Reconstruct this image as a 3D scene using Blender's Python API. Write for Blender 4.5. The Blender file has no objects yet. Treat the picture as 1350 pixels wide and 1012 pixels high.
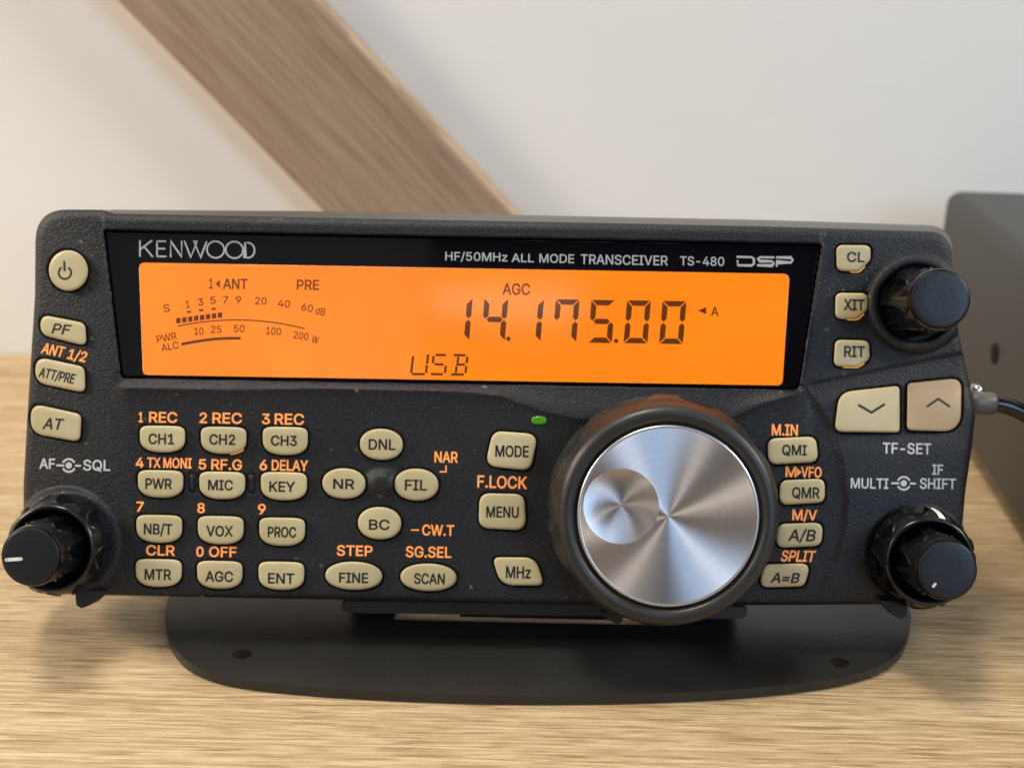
import bpy, bmesh, math, json, random
import numpy as np
from mathutils import Vector, Matrix
from mathutils.geometry import tessellate_polygon, delaunay_2d_cdt

sc = bpy.context.scene
C = sc.collection
R = math.radians
MM = 0.001

# ------------------------------------------------------------------ frame of the radio front and the camera
F = 1590.0                      # focal length in photo pixels (1350 wide)
CX, CY = 675.0, 506.0
VPX, VPY = 700.0, 490.0         # foot of the perpendicular from the lens to the front panel
D0 = 0.230                      # lens to panel, metres
TILT = R(20)                    # the head leans back on its stand
ROLL = 0.018
H0 = 0.054                      # height of the panel origin over the desk
_dv = Vector(((VPX-CX)/F, -(VPY-CY)/F, -1)).normalized()
_xl = Vector((math.cos(ROLL), -math.sin(ROLL), 0)); _xl = (_xl-_dv*_xl.dot(_dv)).normalized()
_zl = _xl.cross(_dv)
M_RADIO = Matrix.Translation((0, 0, H0)) @ Matrix.Rotation(-TILT, 4, 'X')
_B = np.array([_xl, _dv, _zl])  # camera vector -> panel axes

cam = bpy.data.cameras.new('camera'); cam_o = bpy.data.objects.new('camera', cam); C.objects.link(cam_o)
sc.camera = cam_o
cam.sensor_width = 36; cam.lens = F/1350*36; cam.clip_start = 0.01; cam.clip_end = 50
_rot = Matrix(((_xl.x, _xl.y, _xl.z), (_dv.x, _dv.y, _dv.z), (_zl.x, _zl.y, _zl.z)))   # camera axes -> panel axes
M_CAM = M_RADIO @ (Matrix.Translation((0, -D0, 0)) @ _rot.to_4x4())
cam_o.matrix_world = M_CAM
cam.dof.use_dof = True; cam.dof.focus_distance = D0-0.012; cam.dof.aperture_fstop = 16

w = bpy.data.worlds.new('World'); sc.world = w; w.use_nodes = True
bg = w.node_tree.nodes['Background']; bg.inputs[0].default_value = (0.92, 0.96, 1.0, 1); bg.inputs[1].default_value = 0.09
sc.view_settings.view_transform = 'Standard'; sc.view_settings.look = 'None'
sc.view_settings.exposure = -0.2; sc.view_settings.gamma = 1.0; sc.view_settings.use_curve_mapping = False

def area(name, loc, target, sx, sy, power, col):
    l = bpy.data.lights.new(name, 'AREA'); l.shape = 'RECTANGLE'; l.size = sx; l.size_y = sy
    l.energy = power; l.color = col
    o = bpy.data.objects.new(name, l); C.objects.link(o); o.location = loc
    o.rotation_euler = (Vector(target)-Vector(loc)).to_track_quat('-Z', 'Y').to_euler()
    return o
area('overhead_light', (-0.22, -0.02, 1.15), (-0.03, -0.05, 0.0), 0.24, 0.24, 9.5, (1, 0.91, 0.77))
area('wall_lamp', (-0.80, -0.10, 0.50), (0, 0.0, 0.03), 0.22, 0.22, 7.5, (1, 0.90, 0.76))
area('wall_lamp', (0.80, -0.10, 0.50), (0, 0.0, 0.03), 0.22, 0.22, 5.0, (1, 0.94, 0.84))
area('window_light', (0.92, -1.30, 0.72), (0.05, 0, 0.05), 0.5, 0.8, 10.0, (0.48, 0.70, 1))
area('window_light', (-1.45, -1.25, 0.75), (0, 0, 0.05), 0.75, 0.9, 4.6, (1, 0.93, 0.82))
area('window_light', (-0.46, -1.56, 0.66), (0, 0, 0.05), 0.56, 0.42, 0.36, (1, 0.95, 0.9))
area('tube_lamp', (-0.045, -1.62, 0.765), (0, 0, 0.05), 0.24, 0.035, 0.07, (1, 0.97, 0.9))
area('overhead_light', (0.10, -1.1, 1.45), (0, 0, 0.05), 0.3, 0.3, 1.9, (1, 0.95, 0.86))  # added front fill from above the camera side, not a known fitting

# ------------------------------------------------------------------ helpers
def loc(px, py, d):
    """photo pixel -> point of the radio's own space at height d (metres) over the panel plane (works on arrays)"""
    px = np.asarray(px, float); py = np.asarray(py, float); d = np.asarray(d, float)
    cx, cy = (px-CX)/F, -(py-CY)/F
    r = [_B[i, 0]*cx+_B[i, 1]*cy-_B[i, 2] for i in range(3)]
    t = (D0-d)/r[1]
    return np.stack([r[0]*t, -d+0*t, r[2]*t], -1)

def on_plane(px, py, axis, value):
    """photo pixel -> world point where its line of sight meets the plane x / y / z = value"""
    o = M_CAM.translation
    v = (M_CAM.to_3x3() @ Vector(((px-CX)/F, -(py-CY)/F, -1)))
    t = (value-o[axis])/v[axis]
    return o+v*t

def mesh(name, verts, faces, mats, parent=None, smooth=True, label=None):
    me = bpy.data.meshes.new(name)
    me.from_pydata([tuple(v) for v in verts], [], faces); me.update()
    return link(name, me, mats, parent, smooth, label)

def link(name, me, mats, parent=None, smooth=True, label=None):
    if not isinstance(mats, (list, tuple)): mats = [mats]
    for m in mats: me.materials.append(m)
    if smooth:
        me.polygons.foreach_set('use_smooth', [True]*len(me.polygons))
    o = bpy.data.objects.new(name, me); C.objects.link(o)
    if parent: o.parent = parent
    if label: o['label'] = label
    return o

def from_bm(name, bm, mats, parent=None, smooth=False, label=None):
    me = bpy.data.meshes.new(name); bmesh.ops.recalc_face_normals(bm, faces=bm.faces); bm.to_mesh(me); bm.free()
    return link(name, me, mats, parent, smooth, label)

def tag(o, label, cat, group=None, kind=None):
    o['label'] = label
    if cat: o['category'] = cat
    if group: o['group'] = group
    if kind: o['kind'] = kind
    return o

# materials ---------------------------------------------------------------
def mat(name, col, rough=0.5, spec=0.5, metal=0.0, emit=None, es=0.0, coat=0.0):
    m = bpy.data.materials.new(name); m.use_nodes = True
    b = m.node_tree.nodes['Principled BSDF']
    b.inputs['Base Color'].default_value = (*col, 1); b.inputs['Roughness'].default_value = rough
    b.inputs['Specular IOR Level'].default_value = spec; b.inputs['Metallic'].default_value = metal
    b.inputs['Coat Weight'].default_value = coat; b.inputs['Coat Roughness'].default_value = 0.05
    if emit: b.inputs['Emission Color'].default_value = (*emit, 1); b.inputs['Emission Strength'].default_value = es
    return m
def nd(m, t, **kw):
    n = m.node_tree.nodes.new(t)
    for k, v in kw.items():
        if k in n.inputs: n.inputs[k].default_value = v
        else: setattr(n, k, v)
    return n
def lk(m, a, b): m.node_tree.links.new(a, b)
def bsdf(m): return m.node_tree.nodes['Principled BSDF']
def noise(m, scale, detail=3, rough=0.6, stretch=None, coord='Object', rot=None):
    tc = nd(m, 'ShaderNodeTexCoord'); src = tc.outputs[coord]
    if stretch or rot:
        mp = nd(m, 'ShaderNodeMapping'); lk(m, src, mp.inputs[0]); src = mp.outputs[0]
        if stretch: mp.inputs['Scale'].default_value = stretch
        if rot: mp.inputs['Rotation'].default_value = rot
    n = nd(m, 'ShaderNodeTexNoise', Scale=scale, Detail=detail, Roughness=rough); lk(m, src, n.inputs['Vector'])
    return n
def ramp(m, src, stops):
    r = nd(m, 'ShaderNodeValToRGB'); e = r.color_ramp.elements
    while len(e) < len(stops): e.new(0.5)
    for k, (p, c) in enumerate(stops):
        e[k].position = p; e[k].color = (*c, 1) if len(c) == 3 else c
    lk(m, src, r.inputs[0]); return r
def bump(m, src, strength, dist, prev=None):
    b = nd(m, 'ShaderNodeBump', Strength=strength, Distance=dist); lk(m, src, b.inputs['Height'])
    if prev: lk(m, prev.outputs[0], b.inputs['Normal'])
    lk(m, b.outputs[0], bsdf(m).inputs['Normal']); return b
def rough_var(m, lo, hi, scale):
    n = noise(m, scale, 4)
    r = nd(m, 'ShaderNodeMapRange'); r.inputs['From Min'].default_value = 0.3; r.inputs['From Max'].default_value = 0.7
    r.inputs['To Min'].default_value = lo; r.inputs['To Max'].default_value = hi
    lk(m, n.outputs['Fac'], r.inputs['Value']); lk(m, r.outputs[0], bsdf(m).inputs['Roughness'])

M = {}
m = M['plastic'] = mat('grained_black_plastic', (0.022, 0.023, 0.026), 0.5, 0.36)
n1 = noise(m, 2400, 2); bump(m, n1.outputs['Fac'], 0.9, 0.0002)
n2 = noise(m, 2100, 1, 0.5); r = ramp(m, n2.outputs['Fac'], [(0.0, (0.006, 0.007, 0.0105)), (0.60, (0.0085, 0.0095, 0.0135)), (0.74, (0.028, 0.030, 0.036))]);  # light specks paint the grain's sparkle into the base colour
n3 = noise(m, 620, 0, 0.5); r3 = ramp(m, n3.outputs['Fac'], [(0.80, (0, 0, 0)), (0.85, (1, 1, 1))])        # a little dust
n4 = noise(m, 35, 3); r4 = ramp(m, n4.outputs['Fac'], [(0.45, (0, 0, 0)), (0.65, (1, 1, 1))])
dm = nd(m, 'ShaderNodeMath', operation='MULTIPLY'); lk(m, r3.outputs[0], dm.inputs[0]); lk(m, r4.outputs[0], dm.inputs[1])
mx_ = nd(m, 'ShaderNodeMix', data_type='RGBA'); mx_.inputs[7].default_value = (0.16, 0.155, 0.145, 1)
lk(m, dm.outputs[0], mx_.inputs[0]); lk(m, r.outputs[0], mx_.inputs[6]); lk(m, mx_.outputs[2], bsdf(m).inputs['Base Color'])
rough_var(m, 0.38, 0.56, 45)
m = M['case'] = mat('charcoal_case_paint', (0.034, 0.034, 0.034), 0.5)
n1 = noise(m, 900, 2); bump(m, n1.outputs['Fac'], 0.3, 0.0002)
m = M['rear'] = mat('dark_painted_shell', (0.06, 0.058, 0.055), 0.40, 0.5)
n1 = noise(m, 900, 2); bump(m, n1.outputs['Fac'], 0.08, 0.0001)
m = M['knob'] = mat('glossy_black_knob', (0.006, 0.006, 0.007), 0.2, 0.5); rough_var(m, 0.13, 0.26, 220)
m = M['knob_cap'] = mat('satin_knob_cap', (0.007, 0.008, 0.011), 0.38, 0.42)
n1 = noise(m, 1500, 2); bump(m, n1.outputs['Fac'], 0.22, 0.0001)
m = M['rubber'] = mat('black_rubber', (0.016, 0.016, 0.016), 0.42, 0.5); rough_var(m, 0.34, 0.5, 160)
n1 = noise(m, 1800, 2); bump(m, n1.outputs['Fac'], 0.15, 0.0001)
m = M['gloss'] = mat('black_acrylic', (0.003, 0.003, 0.005), 0.05, 0.22); rough_var(m, 0.03, 0.10, 70)
m = M['button'] = mat('khaki_translucent_rubber', (0.60, 0.50, 0.285), 0.46, 0.45)
n1 = noise(m, 90, 3); r = ramp(m, n1.outputs['Fac'], [(0.25, (0.45, 0.385, 0.225)), (0.75, (0.53, 0.46, 0.275))]); oi = nd(m, 'ShaderNodeObjectInfo'); mr = nd(m, 'ShaderNodeMapRange'); mr.inputs['To Min'].default_value = 0.9; mr.inputs['To Max'].default_value = 1.04; lk(m, oi.outputs['Random'], mr.inputs['Value'])
hv = nd(m, 'ShaderNodeHueSaturation'); lk(m, mr.outputs[0], hv.inputs['Value']); lk(m, r.outputs[0], hv.inputs['Color']); lk(m, hv.outputs[0], bsdf(m).inputs['Base Color'])
rough_var(m, 0.36, 0.56, 130)
n3 = noise(m, 2600, 2); bump(m, n3.outputs['Fac'], 0.12, 0.0001)
m = M['button_tan'] = mat('tan_translucent_rubber', (0.46, 0.325, 0.185), 0.46, 0.45)
n3 = noise(m, 2600, 2); bump(m, n3.outputs['Fac'], 0.12, 0.0001)
M['ink'] = mat('dark_legend_ink', (0.016, 0.015, 0.013), 0.5, 0.3)
M['orange'] = mat('orange_glowing_print', (0.95, 0.36, 0.10), 0.5, 0.3, emit=(1, 0.27, 0.06), es=0.22)  # plain orange print; weak emission added to brighten it
M['white'] = mat('pale_grey_print', (0.52, 0.53, 0.54), 0.5, 0.3)
M['silver'] = mat('silver_print', (0.38, 0.40, 0.42), 0.45, 0.4)
m = M['screen'] = mat('amber_backlit_screen', (0.10, 0.025, 0.002), 0.10, 1.0, emit=(1.0, 0.222, 0.004), es=1.12)
n1 = noise(m, 26, 3); r = ramp(m, n1.outputs['Fac'], [(0.3, (0.96, 0.205, 0.002)), (0.7, (1.0, 0.265, 0.005))]); lk(m, r.outputs[0], bsdf(m).inputs['Emission Color'])
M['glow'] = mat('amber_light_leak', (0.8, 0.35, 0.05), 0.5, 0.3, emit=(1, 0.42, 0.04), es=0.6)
M['seg'] = mat('screen_segments', (0.05, 0.02, 0.006), 0.09, 0.5, emit=(0.20, 0.035, 0.001), es=0.5)
M['segdim'] = mat('screen_print', (0.05, 0.02, 0.006), 0.09, 0.5, emit=(0.26, 0.042, 0.001), es=0.62)
M['led'] = mat('green_lamp', (0.04, 0.20, 0.006), 0.12, 0.6, emit=(0.16, 0.58, 0.01), es=0.17)
M['pointer'] = mat('white_pointer_paint', (0.75, 0.74, 0.70), 0.45)
m = M['stand'] = mat('black_powder_coat', (0.019, 0.0185, 0.018), 0.5, 0.5)
n1 = noise(m, 1300, 3); bump(m, n1.outputs['Fac'], 0.3, 0.0002); rough_var(m, 0.28, 0.42, 40)
m = M['cable'] = mat('black_cable_sheath', (0.006, 0.006, 0.006), 0.22)
m = M['boot'] = mat('grey_connector', (0.11, 0.105, 0.10), 0.4)
M['steel'] = mat('connector_steel', (0.62, 0.60, 0.57), 0.28, metal=1)
m = M['hole'] = mat('dark_hole', (0.006, 0.006, 0.006), 0.8, 0.2)

def metal_mat(name, col, rough, freq, aniso=0.97):
    m = mat(name, col, rough, 0.5, 1.0)
    b = bsdf(m); b.inputs['Anisotropic'].default_value = aniso
    tg = nd(m, 'ShaderNodeTangent'); tg.direction_type = 'RADIAL'; tg.axis = 'Y'; lk(m, tg.outputs[0], b.inputs['Tangent'])
    tc = nd(m, 'ShaderNodeTexCoord'); mp = nd(m, 'ShaderNodeMapping'); mp.inputs['Scale'].default_value = (1, 0, 1)
    lk(m, tc.outputs['Object'], mp.inputs[0])
    ln = nd(m, 'ShaderNodeVectorMath', operation='LENGTH'); lk(m, mp.outputs[0], ln.inputs[0])
    n = nd(m, 'ShaderNodeTexNoise', noise_dimensions='1D', Scale=freq, Detail=2); lk(m, ln.outputs['Value'], n.inputs['W'])
    r = nd(m, 'ShaderNodeMapRange'); r.inputs['To Min'].default_value = rough-0.06; r.inputs['To Max'].default_value = rough+0.08
    lk(m, n.outputs['Fac'], r.inputs['Value']); lk(m, r.outputs[0], b.inputs['Roughness'])
    n_ = nd(m, 'ShaderNodeTexNoise', noise_dimensions='1D', Scale=1400, Detail=3); lk(m, ln.outputs['Value'], n_.inputs['W'])
    rc = ramp(m, n_.outputs['Fac'], [(0.3, tuple(c*0.97 for c in col)), (0.7, tuple(c*1.02 for c in col))]); lk(m, rc.outputs[0], b.inputs['Base Color'])
    bump(m, n.outputs['Fac'], 0.09, 0.00004)
    return m
M['metal'] = metal_mat('turned_aluminium', (0.68, 0.655, 0.675), 0.33, 3500)
M['dimple'] = metal_mat('turned_dimple', (0.55, 0.53, 0.55), 0.35, 3500, 0.88)
M['chamfer'] = mat('polished_chamfer', (0.62, 0.61, 0.62), 0.34, metal=1)

def wood(name, cols, along, across, rot=None, bmp=0.0005, pore=0.9):
    m = mat(name, cols[1], 0.5, 0.35)
    a = noise(m, 1.0, 6, 0.62, (along*0.35, across*0.30, across*0.30), rot=rot)
    b = noise(m, 1.0, 5, 0.7, (along*2.2, across*2.0, across*2.0), rot=rot)
    c = noise(m, 1.0, 4, 0.7, (along*10, across*5.0, across*5.0), rot=rot)
    mx = nd(m, 'ShaderNodeMath', operation='MULTIPLY_ADD'); lk(m, b.outputs['Fac'], mx.inputs[0]); mx.inputs[1].default_value = 0.9
    mx2 = nd(m, 'ShaderNodeMath', operation='MULTIPLY_ADD'); lk(m, c.outputs['Fac'], mx2.inputs[0]); mx2.inputs[1].default_value = 1.3
    lk(m, mx2.outputs[0], mx.inputs[2])
    aw = nd(m, 'ShaderNodeMath', operation='MULTIPLY_ADD'); lk(m, a.outputs['Fac'], aw.inputs[0]); aw.inputs[1].default_value = 0.5; aw.inputs[2].default_value = 0.25; lk(m, aw.outputs[0], mx2.inputs[2])
    dv = nd(m, 'ShaderNodeMath', operation='MULTIPLY'); lk(m, mx.outputs[0], dv.inputs[0]); dv.inputs[1].default_value = 1/3.0
    r = ramp(m, dv.outputs[0], [(0.38, cols[0]), (0.50, cols[1]), (0.60, cols[2])])
    pz = noise(m, 1.0, 2, 0.5, (along*7.0, across*3.6, across*3.6), rot=rot)      # dark pores, short dashes along the grain
    pr_ = ramp(m, pz.outputs['Fac'], [(0.56, (1, 1, 1)), (0.61, (0.52, 0.43, 0.34))])
    mm = nd(m, 'ShaderNodeMix', data_type='RGBA', blend_type='MULTIPLY'); mm.inputs[0].default_value = pore
    lk(m, r.outputs[0], mm.inputs[6]); lk(m, pr_.outputs[0], mm.inputs[7]); lk(m, mm.outputs[2], bsdf(m).inputs['Base Color'])
    bump(m, dv.outputs[0], 0.9, bmp)
    return m
M['desk'] = wood('oak_desk', [(0.19, 0.112, 0.05), (0.38, 0.262, 0.138), (0.59, 0.455, 0.285)], 9, 470, pore=0.62)
M['beam'] = wood('oak_beam', [(0.20, 0.127, 0.083), (0.315, 0.22, 0.152), (0.40, 0.30, 0.22)], 5, 330, pore=0.3)
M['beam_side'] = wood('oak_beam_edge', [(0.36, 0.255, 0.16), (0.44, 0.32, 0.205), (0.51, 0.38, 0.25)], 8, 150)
m = M['wall'] = mat('white_wall_paint', (0.76, 0.745, 0.71), 0.8, 0.2)
n1 = noise(m, 140, 4); bump(m, n1.outputs['Fac'], 0.15, 0.0008)
n2 = noise(m, 5, 3); r = ramp(m, n2.outputs['Fac'], [(0.3, (0.80, 0.80, 0.79)), (0.7, (0.83, 0.83, 0.82))]); lk(m, r.outputs[0], bsdf(m).inputs['Base Color'])

# outlines in photo pixels --------------------------------------------------
def rpoly(pts, rad, seg=8, gap=3.0):
    """polygon with rounded corners, clockwise in the picture"""
    n = len(pts); out = []
    if not isinstance(rad, (list, tuple)): rad = [rad]*n
    for i in range(n):
        p = np.array(pts[i], float); a = np.array(pts[i-1], float); b = np.array(pts[(i+1) % n], float)
        da = (a-p)/np.linalg.norm(a-p); db = (b-p)/np.linalg.norm(b-p)
        ang = math.acos(max(-1, min(1, float(da@db)))); r = rad[i]
        t = min(r/math.tan(ang/2), 0.49*np.linalg.norm(a-p), 0.49*np.linalg.norm(b-p))
        p0, p1 = p+da*t, p+db*t
        for k in range(seg+1):
            s = k/seg
            q = p0*(1-s)**2+p*2*s*(1-s)*1.0+p1*s*s
            if not out or np.linalg.norm(out[-1]-q) > 0.05: out.append(q)
    if np.linalg.norm(out[0]-out[-1]) < 0.05: out.pop()
    fine = []
    for a, b in zip(out, out[1:]+out[:1]):
        k = max(1, int(np.linalg.norm(b-a)/gap)); fine += [a+(b-a)*i/k for i in range(k)]
    return np.array(fine)
def superell(x0, y0, x1, y1, nt=2.0, nb=2.0, taper=0.0, n=56):
    cx, cy, a, b = (x0+x1)/2, (y0+y1)/2, (x1-x0)/2, (y1-y0)/2
    out = []
    for k in range(n):
        t = 2*math.pi*k/n; c, s = math.cos(t), math.sin(t)
        e = nb if s > 0 else nt
        x = a*math.copysign(abs(c)**(2/e), c); y = b*math.copysign(abs(s)**(2/e), s)
        x *= 1-taper*(y/b)
        out.append((cx+x+ROLL*0, cy+y+ROLL*x))
    return np.array(out)
def shield(x0, y0, x1, y1): return superell(x0, y0, x1, y1, 5.0, 2.5, 0.02)
def sdf(poly, X, Y):
    """signed distance (px) to a polygon, positive inside, and nearest boundary point"""
    P = np.asarray(poly, float); Q = np.roll(P, -1, 0)
    best = np.full(X.shape, 1e18); nx = np.zeros(X.shape); ny = np.zeros(X.shape); ins = np.zeros(X.shape, bool)
    for (ax, ay), (bx, by) in zip(P, Q):
        ex, ey = bx-ax, by-ay; L = ex*ex+ey*ey+1e-12
        t = np.clip(((X-ax)*ex+(Y-ay)*ey)/L, 0, 1)
        qx, qy = ax+t*ex, ay+t*ey; dd = (X-qx)**2+(Y-qy)**2
        k = dd < best; best = np.where(k, dd, best); nx = np.where(k, qx, nx); ny = np.where(k, qy, ny)
        cr = ((ay > Y) != (by > Y)) & (X < (bx-ax)*(Y-ay)/(by-ay if by != ay else 1e-12)+ax)
        ins ^= cr
    return np.where(ins, 1, -1)*np.sqrt(best), nx, ny
def sstep(a, b, x):
    t = np.clip((x-a)/(b-a), 0, 1); return t*t*(3-2*t)

SIDES = [(1257, 360), (1264, 440), (1278, 505), (1286, 545), (1281, 591), (1273, 645), (1268, 700), (1262, 797), (1160, 796), (900, 798), (700, 796), (450, 790), (180, 785), (30, 781),
              (31, 700), (31, 640), (36, 550), (41, 470), (46, 390)]
SRAD = [20, 30, 30, 14, 20, 30, 30, 40, 10, 10, 10, 10, 10, 30, 10, 20, 20, 20, 30]
FRONT_PTS = [(47, 276), (134, 276.5), (150, 281.5), (400, 286.5), (700, 292), (1000, 298), (1084, 300.5), (1251, 306)]+SIDES
BODY = rpoly(FRONT_PTS, [62, 6, 6, 30, 30, 30, 20, 66]+SRAD, 10)
BODY0 = rpoly(FRONT_PTS, [62, 6, 6, 30, 30, 30, 20, 66]+SRAD, 10, 1e9)
REAR = BODY0.copy()      # the shell behind rises a little higher than the front along the top
_k = np.clip((BODY0[:, 0]-136)/24, 0, 1); REAR[:, 1] -= 8.2*_k*np.clip((345-BODY0[:, 1])/35, 0, 1)
WINDOW = rpoly([(137, 303.5), (1083, 322), (1053, 512.5), (160, 497)], [3, 5, 10, 4], 4)
SCREEN = rpoly([(183, 346), (1041, 361), (1031.5, 508), (188.5, 494)], [8, 8, 8, 7], 5)
S_ = F/D0*MM                                                   # px per mm on the panel plane (~6.91)
MAIN = (881, 680); DIAL_D = 0.0145
def axis_px(capx, capy, dcap, d):                               # where a knob's axis shows at another height
    k = (D0-dcap)/(D0-d)
    return VPX+(capx-VPX)*k, VPY+(capy-VPY)*k
AF = (40, 733); IFK = (1249, 751); RIT = (1240, 394); CAP_D = 0.0150
BASE_D = -0.0015

def base_d(X, Y):
    """relief of the moulded front, metres over the panel plane, without button wells"""
    X = np.asarray(X, float); Y = np.asarray(Y, float)
    cl = np.interp(Y, [270, 303, 497, 560, 640, 800], [133, 137, 160, 166, 172, 176])
    dl = np.maximum(0, cl-X)/S_
    cr = np.interp(Y, [280, 322, 512, 540, 570, 612, 658, 700, 740, 785, 800], [1088, 1083, 1056, 1075, 1091, 1103, 1109, 1106, 1095, 1072, 1064])
    dr = np.maximum(0, X-cr)/S_
    d = np.zeros(X.shape)
    d -= 0.075*dl+0.006*dl**2
    d -= 0.45*sstep(0, 0.5, dl)*(1-sstep(310, 520, Y))
    up = 1-sstep(470, 540, Y)
    d -= (0.06*dr+0.004*dr**2)
    d -= 0.45*sstep(0, 0.5, dr)*up
    d += 0.7*sstep(0, 1.6, dr)*(1-up)*sstep(0, 40, 800-Y)
    d += 0.7*sstep(0, 1.6, dl)*0
    # crease over the two large keys on the right
    yl = 507+(X-1059)*(466-507)/203.
    d -= 0.5*sstep(-3, 3, Y-yl)*sstep(1060, 1075, X)*(1-sstep(560, 600, Y))
    # ledge below the window rising to the keypad
    yb = np.interp(X, [150, 300, 420, 600, 660, 720, 760, 960, 1000, 1055, 1075], [511, 514, 512, 516, 522, 543, 552, 552, 534, 517, 512])
    yt = np.interp(X, [137, 160, 1053, 1083], [497, 497.5, 513, 513])
    ins = sstep(150, 172, X)*(1-sstep(1045, 1062, X))
    t = np.clip((Y-yt)/np.maximum(yb-yt, 3), 0, 1)
    lip = (-1.15+1.7*sstep(0, 1, t)*0.5+1.7*t*0.5)*(Y < yb)+(0.55*np.exp(-np.maximum(Y-yb, 0)/10))*(Y >= yb)
    d = np.where((Y >= yt-7) & (Y < yb+60), d*(1-ins)+(lip+np.where(Y > yb, d, 0))*ins, d)
    return d*MM

# ------------------------------------------------------------------ RADIO
radio = bpy.data.objects.new('radio_transceiver', None); C.objects.link(radio); radio.matrix_world = M_RADIO
radio.empty_display_size = 0.02
tag(radio, 'black radio transceiver with glowing amber screen, khaki keys and big metal tuning dial', 'radio')

BUTTONS = []   # (outline px, legend spec, material key, label)
def add(outline, legends, mk='button', label=None, h=0.9, glow=None): BUTTONS.append((outline, legends, mk, label, h, glow))
def T(s, x0, x1, y0, y1, **k): return (s, x0, x1, y0, y1, k)
for box, t in [((184.6, 561, 243.8, 596), T('CH1', 195.7, 229.6, 571.4, 585.3)), ((265, 562.4, 324.7, 598), T('CH2', 275.9, 310, 572.2, 586)),
               ((346.5, 562.5, 405.7, 599.5), T('CH3', 357, 391.5, 573.8, 587.5)), ((182, 619.5, 241.5, 655.5), T('PWR', 191.6, 226.5, 630.3, 644.4)),
               ((263, 621.5, 323, 657.5), T('MIC', 274.3, 307, 632.3, 646)), ((344, 622, 404.5, 659), T('KEY', 355, 389, 634.4, 648)),
               ((180, 678.5, 240, 715), T('NB/T', 189.5, 227, 690, 704.2)), ((261, 680, 321, 717), T('VOX', 272, 307, 692.7, 706.8)),
               ((342, 682, 402, 719), T('PROC', 353, 390.5, 694, 708)), ((179, 736.5, 239.5, 773), T('MTR', 190.6, 225.5, 749.7, 764)),
               ((260, 739, 319.5, 775.5), T('AGC', 270.7, 307.2, 752.5, 766.5)), ((341, 740, 401, 777), T('ENT', 353.2, 388, 755, 769))]:
    add(shield(*box), [t], glow=(0.62, 0.95) if t[0] == 'CH2' else None)
for box, t in [((474.5, 565, 531, 606), T('DNL', 486, 521.3, 578.6, 592.8)), ((425, 617, 482, 657), T('NR', 439.2, 467.2, 631, 644.4)),
               ((520, 617.5, 578, 659.5), T('FIL', 533.7, 562.9, 632, 646.2)), ((472, 668, 529, 710.5), T('BC', 486.3, 513.7, 684.5, 698)),
               ((429, 740, 504, 777), T('FINE', 447, 485.4, 754.4, 768)), ((528, 742.5, 602, 778.5), T('SCAN', 545.8, 586.3, 755.5, 769.5))]:
    add(superell(*box, 2.15, 2.15), [t])
add(rpoly([(650, 567.7), (709.5, 572), (699.8, 620), (639.3, 614)], 15), [T('MODE', 653, 697, 587, 602.3)])
add(rpoly([(632.3, 649.6), (691.5, 651), (694, 698.7), (630.8, 695.6)], 15), [T('MENU', 641, 683.9, 667.3, 682)])
add(rpoly([(649, 734), (706, 734.4), (718, 771.3), (660, 771)], [8, 22, 8, 24]), [T('MHz', 667, 699.8, 746.2, 762)])
Q = 12
add(rpoly([(1011.8, 578), (1075.6, 575), (1079, 608.5), (1012.8, 612.3)], Q), [T('QMI', 1031.2, 1063.8, 586, 600)])
add(rpoly([(1028.5, 633), (1087.3, 630.4), (1087.3, 662), (1027, 665.5)], Q-1), [T('QMR', 1044.3, 1080.6, 642, 656.5)])
add(rpoly([(1025.5, 690.5), (1085.3, 688.2), (1082.6, 719), (1022, 722)], Q), [T('A/B', 1040.3, 1075.6, 697.5, 713, sh=0.18)])
add(rpoly([(1007, 743.6), (1069, 742), (1060.5, 772.4), (1000, 774)], Q-1), [T('A=B', 1017.5, 1054.4, 754.5, 768, sh=0.25, wt=0.5)])
add(rpoly([(1102.5, 323), (1148, 323.5), (1147.5, 343), (1132, 358.5), (1103, 356.8)], [9, 9, 10, 10, 9]), [T('CL', 1116.6, 1139.8, 332, 345.6)], glow=(0.4, 0.9))
add(rpoly([(1101.5, 386), (1143.8, 386.4), (1144, 408), (1130.5, 420.8), (1101, 420.4)], [9, 9, 10, 10, 9]), [T('XIT', 1112.5, 1139.8, 394.4, 409)], glow=(0.3, 0.95))
add(rpoly([(1101, 447.6), (1145.8, 449), (1146.6, 473), (1130.5, 483.8), (1099, 483)], [9, 9, 10, 10, 9]), [T('RIT', 1112.8, 1140.3, 456, 470.7)], glow=(0.25, 0.9))
add(rpoly([(1106.5, 517), (1186, 508.3), (1186, 570), (1100, 569)], [22, 6, 6, 10]), [('V', 1143, 540)], h=1.3)
add(rpoly([(1196.5, 505), (1267.5, 498), (1266.5, 569), (1195.5, 567)], [6, 14, 26, 7]), [('^', 1237, 531)], 'button_tan', 'tan up arrow key beside the khaki down arrow key', h=1.3)
add(superell(64.5, 330, 116, 383.4), [('O', 85.5, 358.5)], h=1.2)
add(rpoly([(54, 414.5), (112.5, 426), (114.2, 456.5), (53, 441)], [14, 11, 8, 24]), [T('PF', 69.5, 92.5, 427, 440.5, rot=0.09, sh=0.22)])
add(rpoly([(47.5, 470), (111.5, 483.5), (112.5, 518), (46, 504)], [14, 11, 8, 24]), [T('ATT/PRE', 51.5, 99, 488.2, 501.5, rot=0.20, sh=0.12)])
add(rpoly([(41.5, 531.5), (107.3, 546), (105.5, 582.5), (40, 571)], [14, 9, 9, 24]), [T('AT', 57.6, 83, 551, 566, rot=0.06, sh=0.22)])

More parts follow.
